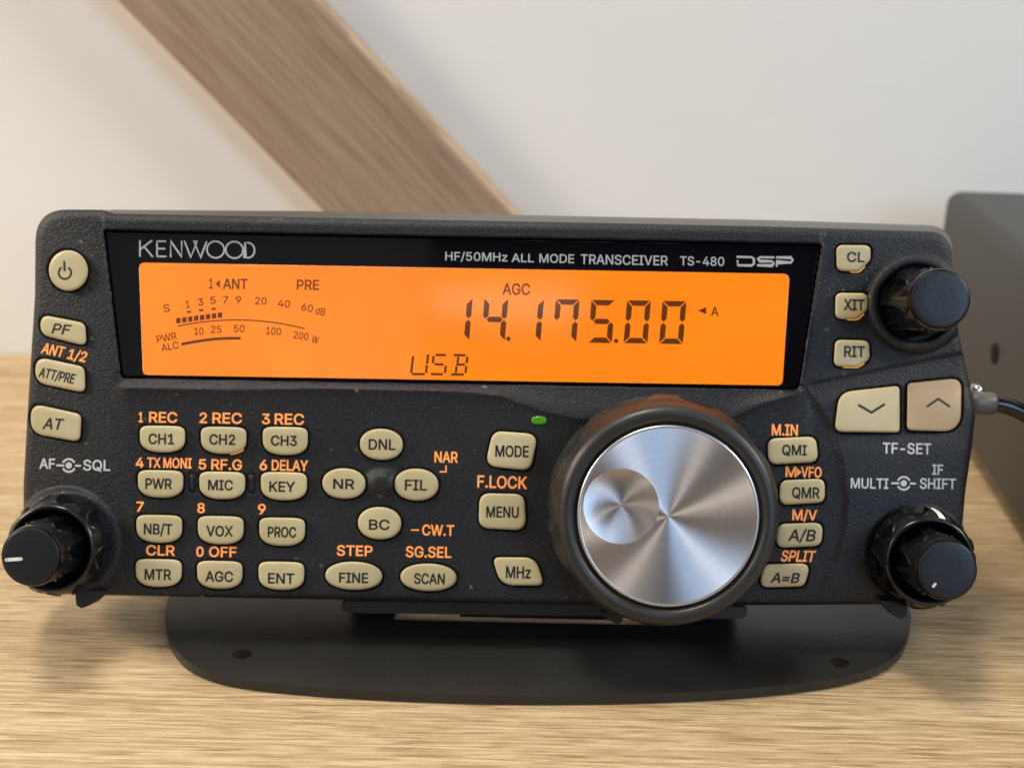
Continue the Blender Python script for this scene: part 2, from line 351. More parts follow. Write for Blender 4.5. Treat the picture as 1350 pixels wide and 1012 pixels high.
# --- moulded front: a fine relief clipped to the outline
step = 1.7
xs = np.arange(24, 1294, step); ys = np.arange(268, 806, step)
X, Y = np.meshgrid(xs, ys)
sd, nx, ny = sdf(BODY, X, Y)
out = sd < 0
keep = sd > -step*1.5
X = np.where(out, nx, X); Y = np.where(out, ny, Y); sd = np.maximum(sd, 0)
d = base_d(X, Y)
def local(poly, margin):
    x0, y0 = poly.min(0)-margin; x1, y1 = poly.max(0)+margin
    i0, i1 = np.searchsorted(xs, [x0, x1]); j0, j1 = np.searchsorted(ys, [y0, y1])
    return slice(max(0, j0), j1+1), slice(max(0, i0), i1+1)
for poly, *_ in BUTTONS:
    sl = local(poly, 10)
    s, _, _ = sdf(poly, X[sl], Y[sl])
    d[sl] -= 1.3*MM*sstep(-2.6, -0.6, s)
d += 1.5*MM*np.exp(-(np.hypot((X-503)/19., (Y-637)/17.))**4)     # raised pad between the four oval keys
sl = local(WINDOW, 10)
s, _, _ = sdf(WINDOW, X[sl], Y[sl])
d[sl] = d[sl]*(1-sstep(-1.5, 1.0, s))+(-2.4*MM)*sstep(-1.5, 1.0, s)
# seams at the ends of the top bar
for xa, ya, yb_ in ((135, 270, 303), (1084, 288, 321)):
    d -= 0.35*MM*np.exp(-((X-xa)/1.4)**2)*((Y > ya) & (Y < yb_))
# groove of the top bar
yg = 283.5+(X-135)*0.0125
d -= 0.25*MM*np.exp(-((Y-yg)/1.6)**2)*sstep(135, 140, X)*(1-sstep(1078, 1084, X))
# grip marks beside MIC
for gx, gy in ((253.5, 636), (331, 637)):
    r_ = np.hypot(X-gx, np.maximum(np.abs(Y-gy)-8, 0))
    d += MM*(0.35*(1-sstep(1.5, 3.5, r_))-0.5*np.exp(-((r_-5)/1.1)**2))
# collars round the knobs
def collar(cap, r_in, r_out, hgt, depth, sel=BASE_D):
    cx, cy = axis_px(*cap, CAP_D, sel)
    rr = np.hypot(X-cx, Y-cy)/S_
    k = sstep(r_out+1.2, r_out-0.6, rr) if False else 1-sstep(r_out-0.5, r_out+1.0, rr)
    hole = 1-sstep(r_in-0.25, r_in+0.25, rr)
    return rr, k, hole
rr = np.hypot(X-1208.5, Y-400)/S_; hole = 1-sstep(7.05, 7.45, rr)
ridge = np.sqrt(np.maximum(0, 1-((rr-8.25)/1.2)**2))
d = np.where(rr < 9.45, np.maximum(d, BASE_D+0.1*MM+1.3*MM*ridge), d)
d = d*(1-hole)+(BASE_D-1.2*MM)*hole
rr, k, hole = collar(AF, 9.3, 10.0, 0, 0)
d = d*(1-k)+(BASE_D+1.6*MM)*k
rr, k, hole = collar(IFK, 9.3, 9.2, 0, 0)
d = d*(1-k)+(BASE_D+0.6*MM)*k
# rounded outer edge: larger along the top
Rr = np.interp(Y, [268, 306, 330], [1.7, 1.7, 1.3])
sm = sd/S_
roll = np.where(sm < Rr, Rr-np.sqrt(np.maximum(0, Rr**2-(Rr-sm)**2)), 0)
d -= roll*MM
pts = loc(X, Y, d).reshape(-1, 3)
ny_, nx_ = X.shape
idx = np.arange(nx_*ny_).reshape(ny_, nx_)
K = keep
cell = K[:-1, :-1] & K[1:, :-1] & K[:-1, 1:] & K[1:, 1:] & ~(out[:-1, :-1] & out[1:, :-1] & out[:-1, 1:] & out[1:, 1:])
quads = np.stack([idx[:-1, :-1], idx[1:, :-1], idx[1:, 1:], idx[:-1, 1:]], -1)[cell]
used = np.unique(quads); remap = -np.ones(nx_*ny_, int); remap[used] = np.arange(len(used))
me = bpy.data.meshes.new('front_panel'); me.from_pydata([], [], [])
me.vertices.add(len(used)); me.vertices.foreach_set('co', pts[used].astype(np.float32).ravel())
q = remap[quads]; me.loops.add(q.size); me.polygons.add(len(q))
me.loops.foreach_set('vertex_index', q.astype(np.int32).ravel())
me.polygons.foreach_set('loop_start', np.arange(0, q.size, 4, dtype=np.int32))
me.polygons.foreach_set('loop_total', np.full(len(q), 4, dtype=np.int32))
me.update(calc_edges=True); me.validate()
front = link('front_panel', me, M['plastic'], radio)

def pxpts(poly, d_extra, dfun=True):
    poly = np.asarray(poly, float)
    return loc(poly[:, 0], poly[:, 1], (base_d(poly[:, 0], poly[:, 1]) if dfun is True else dfun)+d_extra)

# --- rear shell of the head
loops = []
bp = BODY0
edge_d = base_d(bp[:, 0], bp[:, 1])-np.interp(bp[:, 1], [268, 306, 330], [1.7, 1.7, 1.3])*MM
L0 = loc(bp[:, 0], bp[:, 1], edge_d)
verts, faces = [], []
nb = len(bp)
prof = [(0.0, None, 0.1), (0, -0.009, 0.0), (0, -0.013, 0.0), (0, -0.016, 0.8), (0, -0.0185, 3.0), (0, -0.0195, 6.0)]
cen = L0.mean(0)
for _, dd, inset in prof:
    L = L0.copy()
    if dd is not None:
        L = loc(REAR[:, 0], REAR[:, 1], -0.013)
        up_ = (REAR[:, 1] < 330)[:, None]
        if dd > -0.012: L = L*0.6+L0*0.4
        L = np.where(up_ & (REAR[:, :1] > 110), L, L0)
    k = inset*MM
    L[:, 0] -= np.sign(L[:, 0]-cen[0])*np.minimum(np.abs(L[:, 0]-cen[0]), k)
    L[:, 2] -= np.sign(L[:, 2]-cen[2])*np.minimum(np.abs(L[:, 2]-cen[2]), k)
    if dd is not None: L[:, 1] = -dd
    else: L[:, 1] += 0.0003
    verts += list(L)
for j in range(len(prof)-1):
    for i in range(nb):
        a, b = j*nb+i, j*nb+(i+1) % nb
        faces.append((a, a+nb, b+nb, b))
faces.append(tuple((len(prof)-1)*nb+i for i in range(nb)))
mesh('rear_housing', verts, faces, M['rear'], radio, True)

# --- display
def slab(name, poly, dtop, thick, m, parent, bev=0.25, nseg=3, label=None, dfun=0.0):
    """flat plate with a softly rounded rim following a pixel outline"""
    poly = np.asarray(poly, float); n = len(poly); verts, faces = [], []
    c = poly.mean(0)
    prof = [(0, dtop-thick)]
    for k in range(nseg+1):
        a = math.pi/2*k/nseg
        prof.append((bev*(1-math.cos(a)), dtop-bev*MM*(1-math.sin(a))))
    # inward offset by normals
    nrm = np.roll(poly, -1, 0)-np.roll(poly, 1, 0); nrm = np.stack([-nrm[:, 1], nrm[:, 0]], 1); nrm /= np.linalg.norm(nrm, axis=1)[:, None]+1e-9
    if ((poly-c)*nrm).sum() > 0: nrm = -nrm
    for ins, dd in prof:
        p = poly+nrm*(ins*S_)
        verts += list(pxpts(p, dd, dfun))
    for j in range(len(prof)-1):
        for i in range(n):
            a, b = j*n+i, j*n+(i+1) % n
            faces.append((a, b, b+n, a+n))
    faces.append(tuple((len(prof)-1)*n+i for i in range(n))[::1])
    o = mesh(name, verts, faces, m, parent, True, label)
    bm = bmesh.new(); bm.from_mesh(o.data); bmesh.ops.recalc_face_normals(bm, faces=bm.faces)
    for f in bm.faces:
        if len(f.verts) > 4: f.smooth = False
    bm.to_mesh(o.data); bm.free()
    return o
WIN_D = -1.05*MM
def shrink(poly, k):
    c = poly.mean(0); v = poly-c; L = np.abs(v).max(0)
    return c+v*(1-k/L)
window = slab('display_window', shrink(WINDOW, 1.2), WIN_D, 1.2*MM, M['gloss'], radio, 0.3)
screen = slab('screen', SCREEN, WIN_D+0.04*MM, 0.03*MM, M['screen'], window, 0.03, 1)

# --- flat print (letters, segments, lines)
GLYPHS = json.loads('''{"A":[479,[[16,0,201,509,276,509,463,0,395,0,287,302,264,372,232,478,245,478,213,371,191,302,85,0],[110,142,110,199,370,199,370,142]]],"B":[456,[[60,0,60,509,241,509,274,507,304,501,329,491,350,477,367,461,381,442,390,421,396,398,398,374,397,353,393,336,387,320,378,307,368,295,356,286,343,278,329,272,315,267,315,262,331,260,347,254,363,245,378,234,391,220,402,203,411,184,416,161,418,136,416,111,410,88,400,67,386,48,368,31,344,18,317,8,284,2,247,0],[125,57,245,57,281,60,309,67,330,80,344,96,353,115,355,137,354,153,350,169,342,184,333,197,320,209,306,218,289,225,269,229,248,231,125,231],[125,285,238,285,256,287,273,290,288,296,302,304,314,314,323,326,330,340,335,355,336,372,333,393,326,412,313,429,294,442,270,449,240,452,125,452]]],"C":[510,[[267,-7,225,-3,186,7,150,25,119,49,92,79,70,115,53,157,44,203,40,254,44,305,53,352,70,393,92,429,119,459,150,484,186,501,225,512,267,516,293,514,317,511,340,504,362,496,383,485,402,471,419,456,435,438,448,418,459,397,467,373,473,348,408,348,404,365,397,380,389,395,380,407,369,418,357,428,344,437,330,444,315,449,300,453,284,455,267,456,237,453,209,445,184,432,161,414,141,391,125,364,113,332,106,295,103,254,106,213,113,177,125,145,141,117,161,94,184,76,210,63,237,56,267,53,284,54,300,56,315,60,330,65,344,72,357,81,369,90,380,102,389,114,397,128,404,144,408,160,473,160,467,135,459,112,448,91,435,71,420,53,402,38,383,24,363,13,341,5,317,-2,293,-6]]],"D":[502,[[219,0,96,0,96,57,215,57,254,60,288,68,318,81,343,99,363,122,379,149,390,181,397,216,399,255,397,294,390,329,379,361,364,388,344,410,320,428,291,441,258,449,221,452,93,452,93,509,225,509,273,505,315,495,353,478,385,455,412,426,433,391,449,351,458,306,462,255,458,205,449,159,433,119,411,83,384,54,351,31,312,14,268,3],[125,509,125,0,60,0,60,509]]],"E":[418,[[60,0,60,509,372,509,372,452,125,452,125,286,355,286,355,229,125,229,125,57,375,57,375,0]]],"F":[410,[[60,0,60,509,369,509,369,452,125,452,125,278,346,278,346,221,125,221,125,0]]],"G":[520,[[269,-7,225,-3,185,7,149,25,118,49,91,79,69,116,53,157,43,203,40,254,43,305,53,352,69,393,91,429,117,459,149,484,184,501,223,512,265,516,291,514,316,510,340,504,363,494,384,483,403,469,421,453,436,436,449,416,460,395,468,373,474,349,408,349,402,365,395,379,387,393,378,406,368,417,356,427,344,436,330,443,315,448,300,453,283,455,265,456,236,453,209,445,183,432,160,414,141,392,125,364,113,332,106,295,103,254,106,213,113,177,125,145,141,117,161,95,184,76,210,63,238,56,269,53,296,55,322,61,345,71,365,85,382,102,396,123,407,147,413,173,415,202,434,199,283,199,283,256,478,256,478,200,475,160,466,124,451,91,431,62,406,38,377,19,344,5,308,-4]]],"H":[517,[[60,0,60,509,125,509,125,289,392,289,392,509,457,509,457,0,392,0,392,232,125,232,125,0]]],"I":[300,[[31,0,31,57,118,57,118,452,31,452,31,509,269,509,269,452,183,452,183,57,269,57,269,0]]],"K":[467,[[104,145,104,216,139,261,174,303,212,344,364,509,448,509,231,276,228,276],[60,0,60,509,125,509,125,334,124,225,125,193,125,0],[372,0,188,259,228,309,449,0]]],"L":[393,[[60,0,60,509,125,509,125,57,361,57,361,0]]],"M":[628,[[60,0,60,509,152,509,277,187,287,159,299,123,311,84,322,49,307,49,318,83,330,121,342,158,352,187,476,509,568,509,568,0,504,0,504,291,504,327,505,369,506,413,507,457,513,457,498,409,482,363,467,322,456,291,342,0,286,0,170,291,159,321,145,361,129,408,112,457,119,457,120,416,121,372,122,328,122,291,122,0]]],"N":[523,[[60,0,60,509,136,509,343,183,363,151,388,107,414,55,405,54,401,108,399,157,399,195,399,509,463,509,463,0,387,0,202,290,177,331,148,381,108,452,119,454,122,384,124,328,125,291,125,0]]],"O":[533,[[267,-7,225,-3,186,7,150,25,119,49,92,79,70,115,53,157,44,203,40,254,44,305,53,352,70,393,92,429,119,459,150,484,186,501,225,512,267,516,309,512,348,501,384,484,415,459,442,429,464,393,480,352,490,305,493,254,490,203,480,157,464,115,442,79,415,49,384,25,348,7,309,-3],[267,53,296,55,324,63,349,76,372,94,392,116,408,144,420,176,428,213,430,254,428,295,420,332,408,365,392,392,372,415,349,433,324,446,296,453,267,456,237,453,210,445,184,433,161,415,142,392,125,364,113,332,106,295,103,254,106,213,113,176,125,144,142,117,161,94,184,76,210,63,237,55]]],"P":[444,[[60,0,60,509,235,509,272,506,305,499,332,487,356,471,375,452,390,430,400,404,407,377,409,348,407,318,400,291,390,265,375,243,356,223,332,207,305,195,272,188,235,186,109,186,109,242,233,242,257,244,279,248,297,256,312,266,324,279,333,294,339,310,343,328,344,348,343,367,339,385,333,402,324,416,312,428,297,439,279,446,257,451,232,452,125,452,125,0]]],"Q":[533,[[245,159,313,159,369,85,384,65,468,-48,401,-48,346,27,331,46],[267,-7,225,-3,186,7,150,25,119,49,92,79,70,115,53,157,44,203,40,254,44,305,53,352,70,393,92,429,119,459,150,484,186,501,225,512,267,516,309,512,348,501,384,484,415,459,442,429,464,393,480,352,490,305,493,254,490,203,480,157,464,115,442,79,415,49,384,25,348,7,309,-3],[267,53,296,55,324,63,349,76,372,94,392,116,408,144,420,176,428,213,430,254,428,295,420,332,408,365,392,392,372,415,349,433,324,446,296,453,267,456,237,453,210,445,184,433,161,415,142,392,125,364,113,332,106,295,103,254,106,213,113,176,125,144,142,117,161,94,184,76,210,63,237,55]]],"R":[449,[[60,0,60,509,236,509,273,506,305,500,333,489,356,473,376,455,390,433,401,408,407,381,409,352,407,323,401,296,390,271,376,250,356,232,333,217,305,206,273,200,236,198,96,198,96,255,234,255,258,256,280,260,298,267,313,276,325,287,334,300,340,316,344,333,345,352,344,371,340,389,334,405,325,419,313,430,298,440,279,446,258,451,233,452,125,452,125,0],[353,0,230,229,303,229,428,0]]],"S":[446,[[224,-9,188,-7,156,-1,128,9,102,23,81,40,64,60,51,83,42,109,38,137,104,137,108,118,114,102,123,88,136,76,150,66,166,59,185,53,204,50,224,49,246,50,267,54,286,60,303,69,317,79,329,92,338,106,344,122,346,139,344,154,340,168,332,179,322,189,310,197,296,205,280,211,263,217,245,222,184,239,145,253,112,269,86,289,67,313,56,341,52,372,54,400,62,425,75,448,92,468,113,484,138,498,165,508,195,514,227,516,259,514,289,508,316,498,340,484,360,468,377,449,390,427,398,403,401,378,337,378,332,402,320,421,302,437,280,449,254,456,225,459,204,457,185,454,167,448,152,440,139,430,129,418,121,405,117,391,115,376,117,359,122,345,131,334,142,324,155,315,169,308,184,302,198,297,212,293,264,279,312,264,328,256,344,248,359,238,372,226,384,213,395,198,402,180,407,161,408,139,406,112,399,87,386,64,370,43,349,25,323,11,294,0,261,-7]]],"T":[448,[[32,452,32,509,417,509,417,452,257,452,257,0,193,0,193,452]]],"U":[517,[[259,-8,220,-6,186,2,154,15,126,33,103,55,85,80,71,108,63,140,60,173,60,509,124,509,124,178,126,155,132,133,141,113,153,95,169,80,187,68,208,59,232,53,259,52,285,53,309,59,331,68,349,80,364,95,377,113,385,133,391,155,393,178,393,509,457,509,457,173,454,140,446,108,433,80,414,55,391,33,363,15,332,2,297,-6]]],"V":[479,[[204,0,16,509,84,509,192,206,215,137,248,31,235,31,267,138,290,206,395,509,463,509,278,0]]],"W":[686,[[155,0,16,509,82,509,163,196,175,145,187,94,197,40,189,40,200,94,211,145,224,196,306,509,380,509,462,196,474,145,486,94,497,40,488,40,499,94,510,145,523,196,603,509,670,509,530,0,455,0,368,323,351,391,336,475,350,475,335,395,318,323,230,0]]],"X":[474,[[18,0,217,284,217,236,29,509,104,509,178,400,204,361,223,329,243,292,232,292,252,329,272,361,298,400,374,509,446,509,259,239,259,287,456,0,382,0,292,129,268,165,250,195,230,231,244,231,225,196,206,166,182,129,91,0]]],"Y":[472,[[203,0,203,208,16,509,91,509,192,344,222,292,231,274,240,254,250,230,224,230,233,254,242,275,251,293,280,344,381,509,455,509,268,208,268,0]]],"Z":[438,[[42,0,42,46,273,385,306,431,341,476,348,454,285,452,223,452,40,452,40,509,397,509,397,462,169,129,134,81,97,33,90,54,152,57,214,57,399,57,399,0]]],"z":[380,[[42,0,42,46,254,320,254,323,48,323,48,379,333,379,333,331,126,60,126,56,339,56,339,0]]],"0":[453,[[227,-7,191,-3,158,7,130,24,105,48,85,77,69,113,57,155,50,202,48,254,50,306,57,353,69,395,85,431,106,461,130,484,159,502,191,512,227,516,262,512,295,502,323,484,348,461,368,431,384,395,396,353,403,306,405,254,403,202,396,155,384,113,368,77,348,48,323,24,295,7,263,-3],[227,50,250,52,271,60,290,74,306,92,320,116,330,144,338,176,342,213,344,254,342,295,338,332,330,365,320,393,306,416,290,435,271,449,250,457,227,460,203,457,182,449,163,435,147,416,134,393,123,365,115,332,111,295,109,254,111,213,115,176,123,144,134,116,147,92,163,74,182,60,203,52]]],"1":[453,[[76,0,76,55,391,55,391,0],[276,509,276,0,212,0,212,448,209,448,86,358,86,427,198,509]]],"2":[453,[[64,0,64,47,234,229,282,282,294,298,303,312,311,327,316,341,319,356,320,371,319,389,315,405,308,419,298,431,287,441,273,449,258,455,241,458,224,460,205,458,188,454,172,447,159,438,148,427,139,413,132,398,128,381,127,362,66,362,68,391,75,418,86,442,102,464,121,482,143,496,168,507,196,513,225,516,254,513,281,507,306,497,328,482,346,465,361,445,372,423,379,398,381,372,380,354,377,336,371,318,363,299,351,280,336,259,317,235,294,209,267,180,153,60,153,57,389,57,389,0]]],"3":[453,[[218,-7,188,-5,159,1,133,10,108,22,88,38,70,57,57,79,48,104,44,132,109,132,112,115,118,100,126,87,137,76,150,66,165,59,182,54,200,51,219,50,239,51,258,55,275,61,291,69,304,80,315,93,323,108,328,125,329,145,328,163,323,180,316,196,306,211,292,223,275,234,254,241,229,246,201,248,157,248,157,299,288,448,288,452,70,452,70,509,372,509,372,461,211,278,211,289,247,290,279,286,308,276,333,262,354,244,371,222,383,198,391,173,393,145,390,116,383,90,370,66,354,45,333,27,309,12,281,2,251,-5]]],"4":[453,[[40,105,40,158,247,509,311,509,109,166,109,163,413,163,413,105],[282,0,282,121,282,146,282,318,343,318,343,0]]],"5":[453,[[221,-7,192,-5,165,1,140,11,118,25,99,41,83,60,71,82,63,105,60,130,122,130,125,115,130,102,138,89,148,78,160,68,173,60,188,54,204,51,221,50,241,51,259,56,276,64,291,75,304,89,314,104,322,122,326,141,328,162,326,183,321,203,314,221,303,237,290,251,275,262,257,270,238,275,218,277,201,276,184,273,167,268,152,262,139,255,128,246,67,253,96,509,366,509,366,452,151,452,134,301,136,301,148,311,162,318,178,325,194,330,212,333,229,334,252,332,274,328,294,321,313,311,330,299,345,285,358,269,370,251,379,231,386,210,390,187,391,163,388,132,381,102,369,76,352,52,332,32,309,15,282,3,253,-4]]],"6":[453,[[226,-7,196,-4,168,3,142,15,119,31,100,51,84,74,73,101,66,130,64,162,65,187,71,212,80,239,93,268,112,302,137,340,252,509,322,509,151,261,145,261,151,270,157,279,165,288,174,295,184,302,196,307,208,311,221,313,235,314,265,312,291,305,316,295,337,280,355,262,370,240,380,215,387,187,389,157,387,127,379,98,368,73,352,50,333,30,310,14,284,3,257,-4],[226,48,245,50,263,55,279,63,293,73,304,86,314,101,322,119,326,137,327,157,326,178,322,196,314,213,304,228,293,241,279,251,263,259,245,264,226,265,207,264,190,259,174,252,160,241,148,229,138,214,131,197,126,179,125,158,126,138,131,119,138,102,148,86,160,73,174,63,190,55,207,50]]],"7":[453,[[97,0,323,448,323,452,62,452,62,509,391,509,391,449,165,0]]],"8":[453,[[226,-7,193,-5,163,1,136,11,111,25,91,42,74,62,62,84,54,109,52,135,53,156,58,176,65,195,75,212,87,228,101,241,117,252,134,260,153,265,153,267,129,276,109,289,93,308,80,330,73,354,70,380,73,405,79,429,90,450,106,469,124,485,146,498,170,508,197,514,226,516,255,514,282,508,306,498,328,485,346,469,361,450,373,429,379,405,382,380,379,354,372,330,359,308,343,289,323,276,300,267,300,265,319,260,335,252,351,241,365,228,377,212,387,195,395,176,399,156,401,135,398,109,391,84,378,62,362,42,341,25,317,11,289,1,259,-5],[226,49,248,50,267,54,285,60,300,69,313,79,323,91,331,106,335,121,337,139,335,157,330,173,322,189,312,202,298,213,283,223,265,230,247,234,226,235,206,234,187,230,169,223,154,213,140,202,130,189,122,173,117,157,115,139,117,121,121,106,129,91,139,79,152,69,167,60,185,54,205,50],[226,290,244,291,260,294,274,300,287,308,298,318,307,330,314,344,318,359,319,376,318,392,314,407,308,420,299,432,288,442,275,449,260,455,244,459,226,460,208,459,192,455,177,449,164,442,153,432,145,420,138,407,134,392,133,376,134,359,138,344,145,330,154,318,165,308,178,300,193,294,209,291]]],"9":[453,[[226,516,256,513,285,506,310,494,333,478,352,458,368,434,380,408,387,378,389,347,387,322,382,296,373,270,359,240,340,207,315,168,200,0,130,0,301,248,307,248,302,238,295,229,287,221,278,214,268,207,257,202,245,198,232,195,218,195,188,197,161,203,137,214,116,229,98,247,83,269,72,294,66,321,64,352,66,382,73,411,85,436,101,459,120,479,143,494,168,506,196,513],[226,460,207,459,190,454,174,446,160,435,148,423,138,407,131,390,127,372,125,352,127,331,131,313,138,295,148,280,160,268,174,257,190,250,207,245,226,243,245,245,263,249,279,257,293,267,305,280,314,295,322,312,326,330,327,350,326,371,322,390,314,407,305,422,293,435,279,446,263,454,245,459]]],"/":[249,[[235,533,71,-76,14,-76,178,533]]],".":[188,[[95,-4,83,-3,73,1,63,9,55,18,51,29,50,41,51,53,55,64,63,73,73,81,83,85,95,87,107,85,118,81,128,73,135,64,140,53,141,41,140,29,135,18,128,9,118,1,107,-3]]],"-":[453,[[337,244,337,188,114,188,114,244]]],"=":[453,[[72,245,72,301,381,301,381,245],[72,97,72,153,381,153,381,97]]],"d":[424,[[195,-8,165,-6,137,3,111,16,89,34,70,57,55,84,43,116,36,151,34,189,36,227,43,261,55,293,70,320,89,342,112,361,137,374,165,382,196,384,218,383,237,379,253,373,267,364,278,355,287,346,306,319,311,319,311,509,372,509,372,0,313,0,313,59,307,59,287,31,277,21,266,12,252,4,236,-3,217,-7],[205,47,226,49,246,55,263,65,278,78,290,95,299,115,306,138,310,162,312,189,310,216,306,241,300,263,290,282,278,299,263,312,246,322,227,328,205,330,182,328,162,322,145,311,130,298,118,281,108,261,102,239,98,215,96,189,98,163,102,139,109,117,118,97,130,80,145,66,162,55,182,49]]]}''')
CAPH = 509.0
class Ink:
    """collects flat outlines in photo pixels; build() lays them on the relief as one mesh"""
    def __init__(s): s.v = []; s.f = []
    def loops(s, loops):
        base = len(s.v); flat = [p for l in loops for p in l]
        tris = tessellate_polygon([[Vector((p[0], p[1], 0)) for p in l] for l in loops])
        s.v += flat; s.f += [tuple(base+i for i in t) for t in tris]; return s
    def poly(s, pts): return s.loops([[tuple(p) for p in pts]])
    def line(s, pts, wd, round_=False):
        pts = [np.array(p, float) for p in pts]; n = len(pts); closed = np.linalg.norm(pts[0]-pts[-1]) < 1e-6 and n > 3
        if closed: pts = pts[:-1]; n -= 1
        Lf, Rt = [], []
        for i in range(n):
            a = pts[i-1] if (i > 0 or closed) else pts[i]; b = pts[(i+1) % n] if (i < n-1 or closed) else pts[i]
            t = (b-a)/(np.linalg.norm(b-a)+1e-9); nn = np.array([-t[1], t[0]])
            if (i > 0 and i < n-1) or closed:
                e = (pts[i]-pts[i-1]); e = e/(np.linalg.norm(e)+1e-9); c = abs(float(np.array([-e[1], e[0]])@nn)); k = 1/max(c, 0.45)
            else: k = 1
            Lf.append(pts[i]+nn*wd/2*k); Rt.append(pts[i]-nn*wd/2*k)
        base = len(s.v); s.v += [tuple(p) for p in Lf+Rt]
        for i in range(n if closed else n-1):
            j = (i+1) % n; s.f.append((base+i, base+j, base+n+j, base+n+i))
        if round_:
            for p in (pts[0], pts[-1]): s.disc(p[0], p[1], wd/2)
        return s
    def disc(s, x, y, r, n=14):
        return s.poly([(x+r*math.cos(2*math.pi*k/n), y+r*math.sin(2*math.pi*k/n)) for k in range(n)])
    def arc(s, x, y, r, a0, a1, wd, n=20):
        return s.line([(x+r*math.cos(R(a0+(a1-a0)*k/n)), y+r*math.sin(R(a0+(a1-a0)*k/n))) for k in range(n+1)], wd)
    def text(s, body, x0, x1, y0, y1, rot=ROLL, sh=0.0, wt=0.0):
        x = 0; items = []
        for ch in body:
            if ch == ' ': x += 150; continue
            adv, lp = GLYPHS[ch]
            for l in lp: items.append([(x+l[k], l[k+1]) for k in range(0, len(l), 2)])
            x += adv
        mn = min(p[0] for l in items for p in l); mx = max(p[0] for l in items for p in l)
        sx = (x1-x0-2*wt)/(mx-mn); sy = (y1-y0-2*wt)/CAPH; cx, cy = (x0+x1)/2, (y0+y1)/2
        cr, sr = math.cos(rot), math.sin(rot); x = 0
        groups = []
        for ch in body:
            if ch == ' ': x += 150; continue
            adv, lp = GLYPHS[ch]; g = []
            for l in lp:
                P = np.array([((x+l[k]-(mn+mx)/2)*sx, -(l[k+1]-CAPH/2)*sy) for k in range(0, len(l), 2)])
                if wt:
                    a = np.roll(P, 1, 0)-P; b = np.roll(P, -1, 0)-P
                    a /= np.linalg.norm(a, axis=1)[:, None]+1e-9; b /= np.linalg.norm(b, axis=1)[:, None]+1e-9
                    na = np.stack([a[:, 1], -a[:, 0]], 1); nb_ = np.stack([-b[:, 1], b[:, 0]], 1)
                    nn = na+nb_; q = (nn*nn).sum(1)[:, None]; P = P+nn*2*wt/np.maximum(q, 0.8)*WSIGN
                P[:, 0] += -sh*P[:, 1]
                g.append([(cx+p[0]*cr-p[1]*sr, cy+p[0]*sr+p[1]*cr) for p in P])
            groups.append(g); x += adv
        for g in groups:      # non-zero winding fill, so overlapping strokes and counters both come out right
            V, E_ = [], []
            for l in g:
                b0 = len(V); V += [Vector(p) for p in l]; E_ += [(b0+i, b0+(i+1) % len(l)) for i in range(len(l))]
            ov, _, of, *_r = delaunay_2d_cdt(V, E_, [], 0, 1e-5)
            base = len(s.v); s.v += [tuple(v) for v in ov]
            for t in of:
                m_ = sum((ov[i] for i in t), Vector((0, 0)))/len(t)
                if sum(winding(m_, l) for l in g) != 0: s.f.append(tuple(base+i for i in t))
        return s
    def build(s, name, m, parent, extra, dfun=True, label=None):
        P = np.array(s.v, float); q = pxpts(P, extra, dfun)
        o = mesh(name, q, s.f, m, parent, False, label)
        bm = bmesh.new(); bm.from_mesh(o.data)
        for f in bm.faces:
            f.normal_update()
            if f.normal.y > 0: f.normal_flip()
        bm.to_mesh(o.data); bm.free(); return o
def area2(l): return sum(l[i][0]*l[(i+1) % len(l)][1]-l[(i+1) % len(l)][0]*l[i][1] for i in range(len(l)))/2
def winding(p, l):
    wn = 0
    for i in range(len(l)):
        (ax, ay), (bx, by) = l[i-1], l[i]
        if ay <= p[1] < by or by <= p[1] < ay:
            if ax+(bx-ax)*(p[1]-ay)/(by-ay) > p[0]: wn += 1 if by > ay else -1
    return wn
def inside(p, l):
    r = False
    for i in range(len(l)):
        (ax, ay), (bx, by) = l[i], l[i-1]
        if (ay > p[1]) != (by > p[1]) and p[0] < (bx-ax)*(p[1]-ay)/(by-ay)+ax: r = not r
    return r
WSIGN = -1.0

